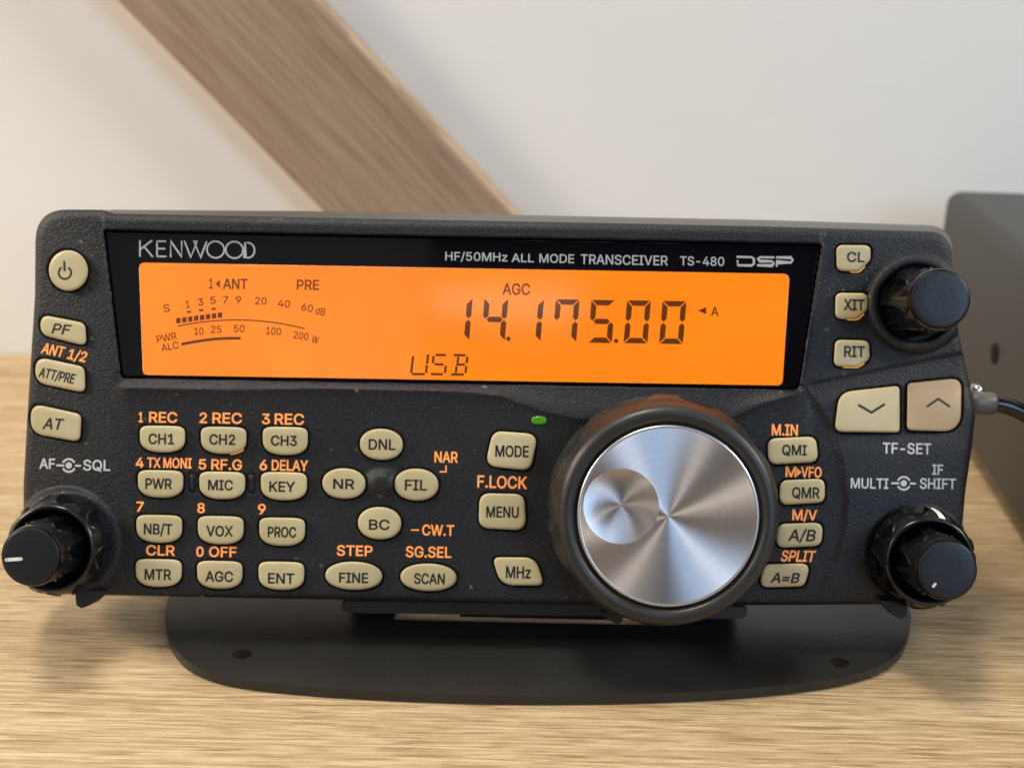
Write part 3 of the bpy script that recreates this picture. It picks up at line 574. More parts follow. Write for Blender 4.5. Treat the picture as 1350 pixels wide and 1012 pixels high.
# --- keys
def make_button(poly, legends, mk, label, h, glow):
    poly = np.asarray(poly, float); n = len(poly); c = poly.mean(0)
    nrm = np.roll(poly, -1, 0)-np.roll(poly, 1, 0); nrm = np.stack([-nrm[:, 1], nrm[:, 0]], 1); nrm /= np.linalg.norm(nrm, axis=1)[:, None]+1e-9
    if ((poly-c)*nrm).sum() > 0: nrm = -nrm
    prof = [(0, -1.3), (0, h-0.42), (0.06, h-0.28), (0.16, h-0.15), (0.32, h-0.055), (0.6, h-0.01)]
    verts, faces = [], []
    for ins, dd in prof: verts += list(pxpts(poly+nrm*ins*S_*0.92, dd*MM))
    inner = poly+nrm*0.6*S_*0.92
    for sfac in (0.7, 0.4): verts += list(pxpts(c+(inner-c)*sfac, h*MM))
    verts += list(pxpts(np.array([c]), h*MM))
    rings = len(prof)+2
    for j in range(rings-1):
        for i in range(n):
            a, b = j*n+i, j*n+(i+1) % n
            faces.append((a, b, b+n, a+n))
    for i in range(n): faces.append(((rings-1)*n+i, (rings-1)*n+(i+1) % n, rings*n))
    o = mesh('button', verts, faces, M[mk], radio, True, label)
    bm = bmesh.new(); bm.from_mesh(o.data); bmesh.ops.recalc_face_normals(bm, faces=bm.faces); bm.to_mesh(o.data); bm.free()
    ink = Ink()
    for t in legends:
        if t[0] == 'V': ink.line([(t[1]-13, t[2]-6), (t[1]+4, t[2]+5), (t[1]+21, t[2]-6)], 3.4) if False else ink.line([(1131.5, 533.5), (1149, 543.5), (1166.5, 532.5)], 3.2)
        elif t[0] == '^': ink.line([(1222, 536), (1237, 525.5), (1252.5, 536)], 3.0)
        elif t[0] == 'O':
            ink.arc(t[1], t[2]+1, 8.2, -58, 238, 2.6, 26); ink.line([(t[1]-0.8, t[2]-14.5), (t[1]-0.5, t[2]-1)], 2.8)
        else: ink.text(t[0], *t[1:5], **dict({'wt': 0.42}, **t[5]))
    ink.build('legend', M['ink'], o, (h+0.035)*MM)
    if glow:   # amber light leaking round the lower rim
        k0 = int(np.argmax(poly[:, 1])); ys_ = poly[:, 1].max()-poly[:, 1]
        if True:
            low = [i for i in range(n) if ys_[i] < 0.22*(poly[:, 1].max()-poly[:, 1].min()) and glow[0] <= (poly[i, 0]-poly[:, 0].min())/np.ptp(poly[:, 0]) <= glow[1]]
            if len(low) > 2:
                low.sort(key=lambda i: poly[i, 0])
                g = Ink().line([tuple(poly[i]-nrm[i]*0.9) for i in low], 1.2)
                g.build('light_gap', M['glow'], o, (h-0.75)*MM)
    return o
for b in BUTTONS: make_button(*b)

# --- printing on the front
def pr(mk, *specs, **kw):
    for sp in specs:
        Ink().text(sp[0], *sp[1:5], **dict(kw, **sp[5])).build('lettering', M[mk], front, 0.05*MM)
pr('orange', T('1', 182.8, 188.5, 542.8, 556.6), T('REC', 196.5, 233.7, 542.8, 557), T('2', 263, 273, 543.6, 557.6), T('REC', 280, 319, 543.8, 558.2), T('3', 345.3, 356, 545, 559), T('REC', 362, 400.8, 545, 559.6),
   T('4', 178.8, 189.5, 602.8, 616.2), T('TX MONI', 194, 252.8, 603, 616.8), T('5', 262, 272, 604.8, 618.6), T('RF.G', 278.5, 319, 605, 619.2), T('6', 342.2, 352.3, 605.8, 619.6), T('DELAY', 358.2, 406, 606, 620.4),
   T('7', 179.8, 189.5, 660.8, 674.2), T('8', 260, 270.2, 662.6, 676), T('9', 340, 350.4, 663.9, 677.6), T('CLR', 192.6, 230.4, 718.2, 732), T('0', 258.7, 268.5, 720, 733.4), T('OFF', 275.5, 311.9, 720.2, 734),
   T('NAR', 572.7, 603.6, 595, 609.6), T('CW.T', 556.5, 598.7, 691.3, 705.8), T('STEP', 444, 491.2, 718.5, 732.5), T('SG.SEL', 535, 595.2, 720, 734.6), T('F.LOCK', 629.3, 694.6, 627, 643.4, rot=0.03),
   T('M.IN', 1017.5, 1052, 559, 574), T('M', 1035.6, 1050, 614.6, 628.6), T('VFO', 1056, 1083.3, 615, 629.4), T('M/V', 1044.7, 1077.3, 671.4, 685.5), T('SPLIT', 1030.2, 1074.6, 725.3, 740, sh=0.2),
   T('ANT', 55.5, 85, 454.2, 468.6, rot=0.20, sh=0.14), T('1/2', 90, 114.5, 461.5, 475.5, rot=0.2, sh=0.14), wt=0.45)
Ink().poly([(1050.6, 616.5), (1056.4, 622), (1050.6, 627.5)]).build('lettering', M['orange'], front, 0.05*MM)
Ink().line([(579.5, 621.6), (588, 621.6), (588, 613.2)], 1.9).build('lettering', M['orange'], front, 0.05*MM)
Ink().line([(541.8, 698.2), (552.4, 698.4)], 2.0).build('lettering', M['orange'], front, 0.05*MM)
pr('white', T('AF', 52, 72.6, 604, 617.6), T('SQL', 109.5, 145.5, 606, 620.2), T('TF-SET', 1163.6, 1227.7, 583.6, 598.2), T('IF', 1229, 1243.5, 612, 625.6), T('MULTI', 1121.6, 1171.3, 630, 643.8), T('SHIFT', 1212.6, 1260.3, 630.2, 644.5), wt=0.4)
for x, y in ((90.7, 613.3), (1191.5, 636.8)):     # twin-knob symbol
    Ink().disc(x, y, 4.4).arc(x, y, 8.6, 150-360, 30-180-180+180+0, 2.6) if False else None
    s = Ink().disc(x, y, 4.2, 18)
    s.arc(x, y, 8.4, 205, 335, 2.6, 16).arc(x, y, 8.4, 25, 155, 2.6, 16)
    s.line([(x-16.5, y-0.2), (x-6, y)], 2.6).line([(x+8, y+0.2), (x+16, y+0.4)], 2.6)
    s.build('lettering', M['white'], front, 0.06*MM)

# --- printing on the window
WD = WIN_D+0.03*MM
k = Ink()
y0, y1 = 317.0, 339.5; dy = 0.018
def kk(x, y): return (x, y+(x-183)*dy)
wd = 2.2
def strokes(l): 
    for s in l: k.line([kk(*p) for p in s], wd)
strokes([[(184.5, 316.5), (184.5, 338.5)], [(200.5, 316.5), (185.5, 328.3)], [(190, 325), (201.5, 338.5)]])                                    # K
strokes([[(207, 316.5), (207, 338.5)], [(206, 317.5), (219, 317.5)], [(207, 327.2), (218, 327.2)], [(206, 337.5), (219.5, 337.5)]])                # E
strokes([[(225, 338.5), (225, 317.2), (239.5, 337.5), (239.5, 316.5)]])                                                                           # N
strokes([[(243, 316.5), (251.5, 337.8), (259, 319)], [(256.5, 319), (264.5, 337.8), (272.5, 316.5)]])                                            # W
k.poly([kk(253.8, 316), kk(261.4, 316), kk(257.6, 321)])
for ox in (284.2, 309):                                                                                                                               # O O
    k.line([kk(ox+11.4*math.cos(a*math.pi/18), 327.2+10.9*math.sin(a*math.pi/18)) for a in range(37)], wd)
k.line([kk(323, 317.5)]+[kk(327+8.6*math.cos(a*math.pi/20), 327.3+9.8*math.sin(a*math.pi/20)) for a in range(-10, 11)]+[kk(323, 337.1), kk(323, 317.5)], wd)  # D
k.build('lettering', M['silver'], window, WD, 0.0)
for sp in [T('HF/50MHz', 587, 669, 332.6, 344), T('ALL', 674.5, 704, 334.4, 345.6), T('MODE', 711, 757, 335, 346.6), T('TRANSCEIVER', 765.5, 880.4, 336.2, 349), T('TS-480', 896.5, 954.8, 338.3, 350.2)]:
    Ink().text(sp[0], *sp[1:5], wt=0.2).build('lettering', M['silver'], window, WD, 0.0)
k = Ink(); wd = 2.8
def q(x, y): return (x, y+(x-971)*0.02)
k.line([q(971, 338.6), q(991, 338.6), q(994, 341), q(994, 347), q(991, 349.6), q(972.5, 349.6), q(972.5, 343)], wd)
k.line([q(1021, 338.4), q(1002, 338.4), q(999.5, 340.5), q(1001.5, 343.6), q(1018, 343.6), q(1020, 346), q(1018, 349.2), q(998, 349.2)], wd)
k.line([q(1024, 350.6), q(1024, 344.6), q(1043, 344.6), q(1045, 341.5), q(1043, 338.2), q(1023, 338.2)], wd)
k.build('lettering', M['silver'], window, WD, 0.0)

# --- what the screen shows
SD = WIN_D+0.07*MM
def lcd(ink, mk='seg', name='lettering'): return ink.build(name, M[mk], screen, SD, 0.0)
def lt(s, x0, x1, y0, y1, mk='segdim', **kw): lcd(Ink().text(s, x0, x1, y0, y1, **dict({'wt': 0.3}, **kw)), mk)
lt('1', 275.5, 280.8, 367.2, 380.6); lt('ANT', 294, 326.4, 367.2, 381.2, wt=0.45); lt('PRE', 391.3, 420.8, 368.6, 382.2, wt=0.4)
lcd(Ink().poly([(290, 368.6), (290, 379.8), (284, 374)]), 'segdim')
lt('AGC', 662.5, 699, 373.4, 388.6, wt=0.42)
def ctr(s, x, y, wdt, h=9.8, rot=ROLL, mk='segdim'): lt(s, x-wdt/2, x+wdt/2, y-h/2, y+h/2, mk, rot=rot, wt=0.22)
ctr('S', 219.5, 406.3, 8.4, 10.4, -0.15); ctr('1', 247.4, 401, 5, 9.8, -0.14); ctr('3', 264.4, 398, 7.4, 9.8, -0.10); ctr('5', 280.7, 395.7, 7.4, 9.8, -0.06); ctr('7', 297.5, 395.3, 7.0); ctr('9', 314.4, 395.3, 7.4)
ctr('20', 344, 396.6, 15.4, rot=0.04); ctr('40', 374.5, 400, 16, rot=0.1); ctr('60', 405, 405.6, 15.6, rot=0.2); ctr('dB', 422.5, 410.3, 13, rot=0.22)
k = Ink()
for x, y in ((249.2, 411), (265.4, 408.8), (281.5, 407)): k.line([(x-2.8, y+0.4), (x+2.8, y-0.2)], 2.8)
for i in range(8):
    x = 235.3+i*7.83; y = 422.4-i*1.03; k.poly([(x-3, y-3.0), (x+2.8, y-3.6), (x+2.8, y+3.4), (x-3, y+3.9)])
lcd(k, 'seg', 'signal_bars')
def curve(pts, n=24):
    xs_, ys_ = zip(*pts); t = np.linspace(xs_[0], xs_[-1], n); c = np.polyfit(xs_, ys_, 3); return [(a, float(np.polyval(c, a))) for a in t]
def z6(x, y): return (180+x/5.192, 345+y/5.192)
lcd(Ink().line(curve([z6(282, 440), z6(450, 413), z6(680, 398), z6(900, 411), z6(1152, 458)]), 1.7), 'segdim', 'scale_line')
lcd(Ink().line(curve([z6(315, 563), z6(430, 542), z6(560, 527), z6(640, 523.5), z6(705, 524)]), 3.7, True), 'seg', 'scale_line')
ctr('10', 262.3, 436.5, 12); ctr('25', 285, 434.2, 14); ctr('50', 315.2, 433, 14.4); ctr('100', 360.7, 436.4, 20, rot=0.08); ctr('200', 397, 442.4, 19.6, rot=0.15); ctr('W', 415.6, 447.8, 9, rot=0.22)
ctr('PWR', 219.7, 444.8, 26.5, 9.6, -0.19); ctr('ALC', 224, 456.6, 23.5, 9.6, -0.2)
SEGMAP = {'0': 'abcdef', '1': 'bc', '4': 'fgbc', '5': 'afgcd', '7': 'abcf'}
def seven(ch, xl, yb, W, Ht, slant, th, ink):
    g = 1.0
    def P(x, y): return (xl+x+y*slant, yb-y+ (x)*ROLL)
    h2 = Ht/2; t = th
    for s in SEGMAP[ch]:
        if s == 'd': pts = [(g, 0), (W-g, 0), (W-t-g, t), (t+g, t)]
        if s == 'a': pts = [(g, Ht), (W-g, Ht), (W-t-g, Ht-t), (t+g, Ht-t)]
        if s == 'g': pts = [(t*0.55+g, h2), (t+g, h2+t/2), (W-t-g, h2+t/2), (W-t*0.55-g, h2), (W-t-g, h2-t/2), (t+g, h2-t/2)]
        if s == 'e': pts = [(0, g), (t, t+g), (t, h2-t/2-g), (t*0.5, h2-g*0.6), (0, h2-t*0.4-g)]
        if s == 'f': pts = [(0, Ht-g), (t, Ht-t-g), (t, h2+t/2+g), (t*0.5, h2+g*0.6), (0, h2+t*0.4+g)]
        if s == 'c': pts = [(W, g), (W-t, t+g), (W-t, h2-t/2-g), (W-t*0.5, h2-g*0.6), (W, h2-t*0.4-g)]
        if s == 'b': pts = [(W, Ht-g), (W-t, Ht-t-g), (W-t, h2+t/2+g), (W-t*0.5, h2+g*0.6), (W, h2+t*0.4+g)]
        ink.poly([P(*p) for p in pts])
for ch, xl, yb in (('1', 587, 448.3), ('4', 634, 449), ('1', 681, 450), ('7', 728, 450.8), ('5', 775, 451.6), ('0', 822, 452.2), ('0', 868.8, 453)):
    lcd((lambda i: (seven(ch, xl, yb, 31.5, 56.5, 0.085, 7.2, i), i)[1])(Ink()), 'seg', 'digit')
lcd(Ink().disc(670.3, 446.5, 2.9), 'seg', 'decimal_point'); lcd(Ink().disc(812.3, 449.3, 2.9), 'seg', 'decimal_point')
lcd(Ink().poly([(931, 404.8), (931, 414), (920, 409.4)]), 'seg'); lt('A', 937.5, 947.2, 404.2, 416.4, 'seg', wt=0.3)
k = Ink()   # USB in thin slanted segments
def us(x, y): return (x+(493.5-y)*0.12, y)
for a in ([(541.8, 491.5), (541.8, 469)], [(543, 493), (560, 493)], [(561.3, 491.5), (561.3, 481)], [(561.3, 479.5), (561.3, 467)]): k.line([us(*p) for p in a], 3.1)
for a in ([(571, 467.6), (585, 468)], [(568.8, 469), (568.8, 478.5)], [(571, 480), (583, 480.3)], [(586.4, 482), (586.4, 491.5)], [(568, 492.9), (584, 493.2)]): k.line([us(*p) for p in a], 3.1)
for a in ([(595, 467.8), (611, 468.2)], [(613.4, 470), (613.4, 478.6)], [(600, 480.4), (611.5, 480.6)], [(613.4, 482.4), (613.4, 491.6)], [(594.5, 493.4), (611.5, 493.6)], [(601.4, 470), (601.4, 478.6)], [(600.6, 482.4), (600.6, 491.6)]): k.line([us(*p) for p in a], 3.1)
lcd(k, 'seg')

# --- indicator lamp
slab('indicator_lamp', superell(700.5, 548.3, 720.5, 559.2, 2.6, 2.6, n=28), 0.55*MM, 0.9*MM, M['led'], radio, 0.42, 4, 'green status lamp', True)

# --- knobs
def revolve(name, center, prof, m, parent, mod=None, n=192, cap=True, label=None):
    """turned solid about the panel normal; prof = (radius, height) from back to front, millimetres"""
    cu, cv = center; verts = []; faces = []
    a = np.arange(n)*2*math.pi/n
    for r_, d_ in prof:
        rr = np.full(n, float(r_))
        if mod: rr = mod(a, rr, d_)
        verts += [(rr[i]*MM*math.cos(a[i]), -d_*MM, rr[i]*MM*math.sin(a[i])) for i in range(n)]
    for j in range(len(prof)-1):
        for i in range(n):
            p, q_ = j*n+i, j*n+(i+1) % n
            faces.append((p, q_, q_+n, p+n))
    if cap:
        verts.append((0, -prof[-1][1]*MM, 0)); b = (len(prof)-1)*n
        for i in range(n): faces.append((b+i, b+(i+1) % n, len(verts)-1))
    o = mesh(name, verts, faces, m, parent, True, label)
    bm = bmesh.new(); bm.from_mesh(o.data); bmesh.ops.recalc_face_normals(bm, faces=bm.faces); bm.to_mesh(o.data); bm.free()
    if parent is radio: o.location = (cu, 0, cv)
    return o
def dense(prof, stepmm=0.18):
    out_ = [prof[0]]
    for p, q_ in zip(prof, prof[1:]):
        L = math.hypot(q_[0]-p[0], q_[1]-p[1]); k_ = max(1, int(L/stepmm))
        for i in range(1, k_+1): out_.append((p[0]+(q_[0]-p[0])*i/k_, p[1]+(q_[1]-p[1])*i/k_))
    return out_
def flutes(count, z0, z1, depth, fill=0.62, phase=0.0, rmin=0.0, skew=0.0, ridge=0.34):
    """finger scallops that start at the back and end in a rounded tip towards the front"""
    def f(a, rr, z):
        if z < z0 or z > z1 or rr[0] < rmin: return rr
        t = (z-z0)/(z1-z0)
        wdt = fill*math.pi/count*math.sqrt(max(0, 1-t**3.0))
        ph = (a-phase-skew*t) % (2*math.pi/count)-math.pi/count
        s = (wdt-np.abs(ph))*rr
        return rr-depth*sstep(-0.05, 0.30, s)+ridge*np.exp(-((s+0.10)/0.22)**2)
    return f
def center_of(px, py, d):
    p = loc(px, py, d); return float(p[0]), float(p[2])
def inner_knob(cap, d_back, name, parent_center, parent=None, pointer=None, phase=0.2):
    c = center_of(*cap, CAP_D)
    top = CAP_D/MM
    prof = dense([(6.15, d_back), (6.05, d_back+2.2), (5.55, top-1.6)])+[(5.42, top-0.5), (5.30, top-0.2), (5.08, top-0.03), (4.9, top)]
    body = revolve(name, c, prof[:-2], M['knob'], radio, flutes(7, d_back-0.5, top-3.2, 0.95, 0.68, phase, 0, 0.1), n=300, cap=False)
    revolve('knob_cap', c, [(5.14, top-0.1), (5.0, top-0.0), (4.6, top+0.05), (2.5, top+0.06)], M['knob_cap'], body)
    return body, c
# top right: single knob
kb, c = inner_knob(RIT, -2.2, 'tuning_shift_knob', None, phase=0.35)
# lower left and lower right: twin knobs
def twin(cap, name, phase):
    c = center_of(*cap, CAP_D)
    P_ = dense([(9.55, -1.4), (9.5, 1.0), (8.95, 3.6), (8.35, 5.3)])+[(8.15, 5.8), (7.9, 6.05), (7.6, 6.05), (7.35, 5.8), (7.25, 5.3), (7.2, 3.0)]
    ring = revolve(name, c, P_+[(3, 3.0)], M['knob'], radio, flutes(8, -0.4, 5.0, 1.1, 0.66, phase, 8.2, 0.12), n=360)
    body, _ = inner_knob(cap, 3.2, 'inner_knob', None, phase=phase+0.3)
    body.parent = ring; body.location = (0, 0, 0)
    return ring, body, c
ring1, in1, c1 = twin(AF, 'volume_knob', 0.1)
ring2, in2, c2 = twin(IFK, 'shift_knob', 0.5)
def pointer(parent, cpx, pts, d_, wd_, c):
    ink = Ink().line(pts, wd_, True); P = np.array(ink.v); q_ = loc(P[:, 0], P[:, 1], d_)
    q_[:, 0] -= c[0]; q_[:, 2] -= c[1]
    return mesh('pointer', q_, ink.f, M['pointer'], parent, False)
pointer(in1, None, [(8.5, 737.6), (27.5, 736.4)], CAP_D+0.09*MM, 4.6, c1)
pointer(in2, None, [(1230.5, 772.5), (1233, 769.5)], CAP_D+0.09*MM, 3.6, c2)
# white bar down the outer ring of the lower right knob
bm = bmesh.new()
ang = R(76)
rows = []
for (r_, d_, da) in [(9.48, -0.6, 0.10), (9.6, 0.8, 0.09), (9.35, 2.3, 0.03), (9.0, 3.6, 0.0), (8.55, 5.05, -0.01), (8.25, 5.75, -0.01)]:
    w2 = 0.62/r_
    rows.append([bm.verts.new(((r_+0.06)*MM*math.cos(ang+da+s*w2), -(d_+0.02)*MM, (r_+0.06)*MM*math.sin(ang+da+s*w2))) for s in (-1, 0, 1)])
for a_, b_ in zip(rows, rows[1:]):
    for i in range(2): bm.faces.new((a_[i], a_[i+1], b_[i+1], b_[i]))
from_bm('pointer', bm, M['pointer'], ring2, True)

# --- main tuning dial
cd = center_of(*MAIN, DIAL_D)
P_ = dense([(21.2, -0.6), (21.55, 1.2), (21.45, 5.5), (20.9, 8.6), (20.2, 10.4)], 0.35)
for k_ in range(11):
    a_ = R(20+k_*14.5); P_.append((18.15+1.75*math.cos(a_), 12.6+2.05*math.sin(a_)))
P_ += [(16.35, 13.2), (16.3, 12.0)]
dial = revolve('tuning_dial', cd, P_+[(8, 12.0)], M['rubber'], radio, flutes(10, 0.4, 9.6, 0.6, 0.70, 0.25, 20.0, 0.10, 0.14), n=320)
dt = DIAL_D/MM
revolve('metal_rim', cd, [(16.28, 12.2), (16.28, dt-0.25), (16.15, dt-0.02), (15.9, dt+0.06), (15.72, dt)], M['chamfer'], dial, n=160, cap=False)
# face with the off-centre finger dimple: ring between rim and dimple, then the dimple's bowl
dimp = center_of(818.8, 667, DIAL_D); du, dvv = (dimp[0]-cd[0])/MM, (dimp[1]-cd[1])/MM; dr_ = 6.75
n = 160; verts = []; faces = []; A_ = np.arange(n)*2*math.pi/n; NR = 14
for j in range(NR+1):
    t = j/NR
    for a_ in A_:
        ox, oz = 15.75*math.cos(a_), 15.75*math.sin(a_); ix, iz = du+dr_*math.cos(a_), dvv+dr_*math.sin(a_)
        verts.append(((ox+(ix-ox)*t)*MM, 0, (oz+(iz-oz)*t)*MM))
for j in range(NR):
    for i in range(n):
        p, q_ = j*n+i, j*n+(i+1) % n; faces.append((p, q_, q_+n, p+n))
face = mesh('metal_face', verts, faces, M['metal'], dial, True); face.location = (0, -dt*MM, 0)
for p in face.data.polygons: pass
bm = bmesh.new(); bm.from_mesh(face.data)
for f in bm.faces:
    f.normal_update()
    if f.normal.y > 0: f.normal_flip()
bm.to_mesh(face.data); bm.free()
verts = []; faces = []; NB_ = 20; SR = 28.0
for j in range(NB_+1):
    r_ = dr_*(1-j/NB_)
    dep = math.sqrt(SR*SR-r_*r_)-math.sqrt(SR*SR-dr_*dr_)
    if j == NB_: verts.append((0, dep*MM, 0)); break
    for a_ in A_: verts.append((r_*MM*math.cos(a_), dep*MM, r_*MM*math.sin(a_)))
for j in range(NB_-1):
    for i in range(n):
        p, q_ = j*n+i, j*n+(i+1) % n; faces.append((p, q_, q_+n, p+n))
for i in range(n): faces.append(((NB_-1)*n+i, (NB_-1)*n+(i+1) % n, NB_*n))
bowl = mesh('finger_dimple', verts, faces, M['dimple'], dial, True); bowl.location = (du*MM, -dt*MM, dvv*MM)
bm = bmesh.new(); bm.from_mesh(bowl.data)
for f in bm.faces:
    f.normal_update()
    if f.normal.y > 0: f.normal_flip()
bm.to_mesh(bowl.data); bm.free()

# --- feet under the head and the clip in the middle
def foot(pxs, d0, d1, m, name):
    n_ = len(pxs); P = np.array(pxs, float)
    a_ = loc(P[:, 0], P[:, 1], d0); b_ = a_.copy(); b_[:, 1] = -d1
    bm = bmesh.new(); va = [bm.verts.new(v) for v in a_]; vb = [bm.verts.new(v) for v in b_]
    bm.faces.new(va); bm.faces.new(vb[::-1])
    for i in range(n_): bm.faces.new((va[i], vb[i], vb[(i+1) % n_], va[(i+1) % n_]))
    bmesh.ops.bevel(bm, geom=bm.edges[:], offset=0.25*MM, segments=2, affect='EDGES', profile=0.5)
    return from_bm(name, bm, m, radio)
foot([(98, 776), (142, 778), (120, 797), (107, 802), (100, 798)], 0.0*MM, -4*MM, M['plastic'], 'foot')
foot([(1156, 790), (1197, 792), (1196, 812), (1189, 816), (1180, 812)], 0.0*MM, -4*MM, M['plastic'], 'foot')

# ------------------------------------------------------------------ STAND
stand = bpy.data.objects.new('radio_stand', None); C.objects.link(stand)
p0 = on_plane(705, 850, 2, 0.0); stand.location = (p0.x, p0.y, 0); stand.empty_display_size = 0.02
tag(stand, 'flat black metal stand with wide oval base plate on the oak desk', 'radio stand')
PT = 0.0022
fr = [(221, 790), (217, 812), (221, 835), (232, 856), (253, 875), (290, 889.5), (340, 898), (420, 905.5), (520, 911.5), (640, 915.5), (760, 916), (880, 913.5), (980, 908), (1060, 900), (1115, 891), (1158, 878), (1185, 860), (1197, 838), (1201, 815), (1198, 798)]
def smooth_path(P, k=5):
    P = np.array(P, float); out_ = []
    for i in range(len(P)-1):
        a_, b_, c_, d_ = P[max(i-1, 0)], P[i], P[i+1], P[min(i+2, len(P)-1)]
        for j in range(k):
            t = j/k; out_.append(0.5*(2*b_+(c_-a_)*t+(2*a_-5*b_+4*c_-d_)*t*t+(3*b_-a_-3*c_+d_)*t**3))
    return out_+[P[-1]]
edge = [on_plane(x, y, 2, PT) for x, y in smooth_path(fr)]
yback = max(p.y for p in edge)
half = [(p.x, p.y) for p in edge]
mid_y = yback+0.004
back = [(x, 2*mid_y-y+0.0) for x, y in half][::-1]
outl = half+[(x, min(y, mid_y+0.075)) for x, y in back]
def rect_hole(x0, x1, ya, yb_): return [(x0, ya), (x1, ya), (x1, yb_), (x0, yb_)]
def slot(px, py, rx, ry, rot=0.0):
    p = on_plane(px, py, 2, PT); return [(p.x+rx*math.cos(2*math.pi*k/20)*1.0, p.y+ry*math.sin(2*math.pi*k/20)) for k in range(20)]
ha = on_plane(520, 811, 2, PT); hb = on_plane(612, 811, 2, PT)
holes = [slot(319, 862, 0.0019, 0.0016), slot(1107, 873, 0.0019, 0.0016), rect_hole(ha.x, -ha.x*0.9, ha.y-0.0015, ha.y+0.034)]
def sheet(name, loops_, z0, z1, m, parent, origin):
    bm = bmesh.new(); flat = [p for l in loops_ for p in l]
    tris = tessellate_polygon([[Vector((x, y, 0)) for x, y in l] for l in loops_])
    top = [bm.verts.new((x-origin[0], y-origin[1], z1)) for x, y in flat]; bot = [bm.verts.new((x-origin[0], y-origin[1], z0)) for x, y in flat]
    for t in tris: bm.faces.new([top[i] for i in t]); bm.faces.new([bot[i] for i in t][::-1])
    b = 0
    for l in loops_:
        for i in range(len(l)):
            a_, c_ = b+i, b+(i+1) % len(l); bm.faces.new((top[a_], top[c_], bot[c_], bot[a_]))
        b += len(l)
    return from_bm(name, bm, m, parent)
sheet('base_plate', [outl]+holes, 0.0003, PT, M['stand'], stand, (p0.x, p0.y))
# tilted bracket behind the head with a flange showing below it (built in the head's own frame, then carried by the stand)
inv = Matrix.Translation((p0.x, p0.y, 0)).inverted() @ M_RADIO
def tilted_box(name, pxs, da, db, m, bev=0.4):
    P = np.array(pxs, float); a_ = loc(P[:, 0], P[:, 1], da); b_ = a_.copy(); b_[:, 1] = -db
    bm = bmesh.new(); n_ = len(P)
    va = [bm.verts.new(inv @ Vector(v)) for v in a_]; vb = [bm.verts.new(inv @ Vector(v)) for v in b_]
    bm.faces.new(va); bm.faces.new(vb[::-1])
    for i in range(n_): bm.faces.new((va[i], vb[i], vb[(i+1) % n_], va[(i+1) % n_]))
    bmesh.ops.bevel(bm, geom=bm.edges[:], offset=bev*MM, segments=2, affect='EDGES', profile=0.5)
    return from_bm(name, bm, m, stand)
tilted_box('flange', rpoly([(451, 792), (985, 800), (985, 812), (975, 815.5), (820, 813), (800, 812), (460, 807.5), (451, 804)], [2, 2, 4, 4, 1, 1, 4, 3], 3), -6*MM, -19*MM, M['stand'], 0.2)
tilted_box('clip', [(792, 805), (820, 806), (822, 818), (815, 823), (796, 814)], -4.5*MM, -6.5*MM, M['stand'], 0.2)
bm = bmesh.new()     # post from the plate up to the flange
xa = on_plane(606, 815, 2, PT).x; xb = on_plane(818, 815, 2, PT).x
ybk = ha.y+0.012
def wp(x, y, z): return bm.verts.new((x-p0.x, y-p0.y, z))
fl = M_RADIO @ Vector(loc(700, 800, -15*MM))
bl = [(xa, ybk-0.012, PT), (xb, ybk-0.012, PT), (xb, ybk-0.010, PT), (xa, ybk-0.010, PT)]
tl = [(xa, fl.y-0.002, fl.z+0.001), (xb, fl.y-0.002, fl.z+0.001), (xb, fl.y, fl.z+0.001), (xa, fl.y, fl.z+0.001)]
vb = [wp(*p) for p in bl]; vt = [wp(*p) for p in tl]
bm.faces.new(vb[::-1]); bm.faces.new(vt)
for i in range(4): bm.faces.new((vb[i], vb[(i+1) % 4], vt[(i+1) % 4], vt[i]))
from_bm('post', bm, M['stand'], stand)

# ------------------------------------------------------------------ DESK, WALL, BEAM
WALL_Y = on_plane(18, 465, 2, 0.0).y
bm = bmesh.new(); bmesh.ops.create_cube(bm, size=1, matrix=Matrix.Translation((0, (WALL_Y-0.30)/2, -0.0125)) @ Matrix.Diagonal((1.8, WALL_Y+0.30-0.0006, 0.025, 1)))
bmesh.ops.bevel(bm, geom=bm.edges[:], offset=0.0015, segments=2, affect='EDGES', profile=0.5)
desk = from_bm('desk', bm, M['desk']); tag(desk, 'light oak desk top with fine horizontal grain under the radio', 'desk')
bm = bmesh.new(); bmesh.ops.create_cube(bm, size=1, matrix=Matrix.Translation((0, WALL_Y+0.05, 0.6)) @ Matrix.Diagonal((4.0, 0.1, 2.4, 1)))
wall = from_bm('wall', bm, M['wall']); tag(wall, 'plain off white painted wall behind the desk', 'wall', kind='structure')

BT = 0.013
yf = WALL_Y-BT
e0, e1 = on_plane(150, 0, 1, yf), on_plane(425, 278, 1, yf)
f0, f1 = on_plane(419, 0, 1, yf), on_plane(674, 280, 1, yf)
axis = ((e1-e0).normalized()+(f1-f0).normalized()).normalized()
perp = Vector((axis.z, 0, -axis.x))
ce = (e0+e1)/2; cf = (f0+f1)/2
wdt = (cf-ce).dot(perp); wdt = abs(wdt)
mid = (ce+cf)/2; mid = Vector((mid.x, yf+BT/2, mid.z))
# run from above the frame down to the desk
L_dn = (mid.z)/abs(axis.z)-0.0; L_up = 0.28
bm = bmesh.new()
s0, s1 = -L_up, L_dn
# local frame: x along the beam, y out of the wall, z across
bmesh.ops.create_cube(bm, size=1, matrix=Matrix.Translation(((s0+s1)/2, 0, 0)) @ Matrix.Diagonal((s1-s0, BT-0.0006, wdt, 1)))
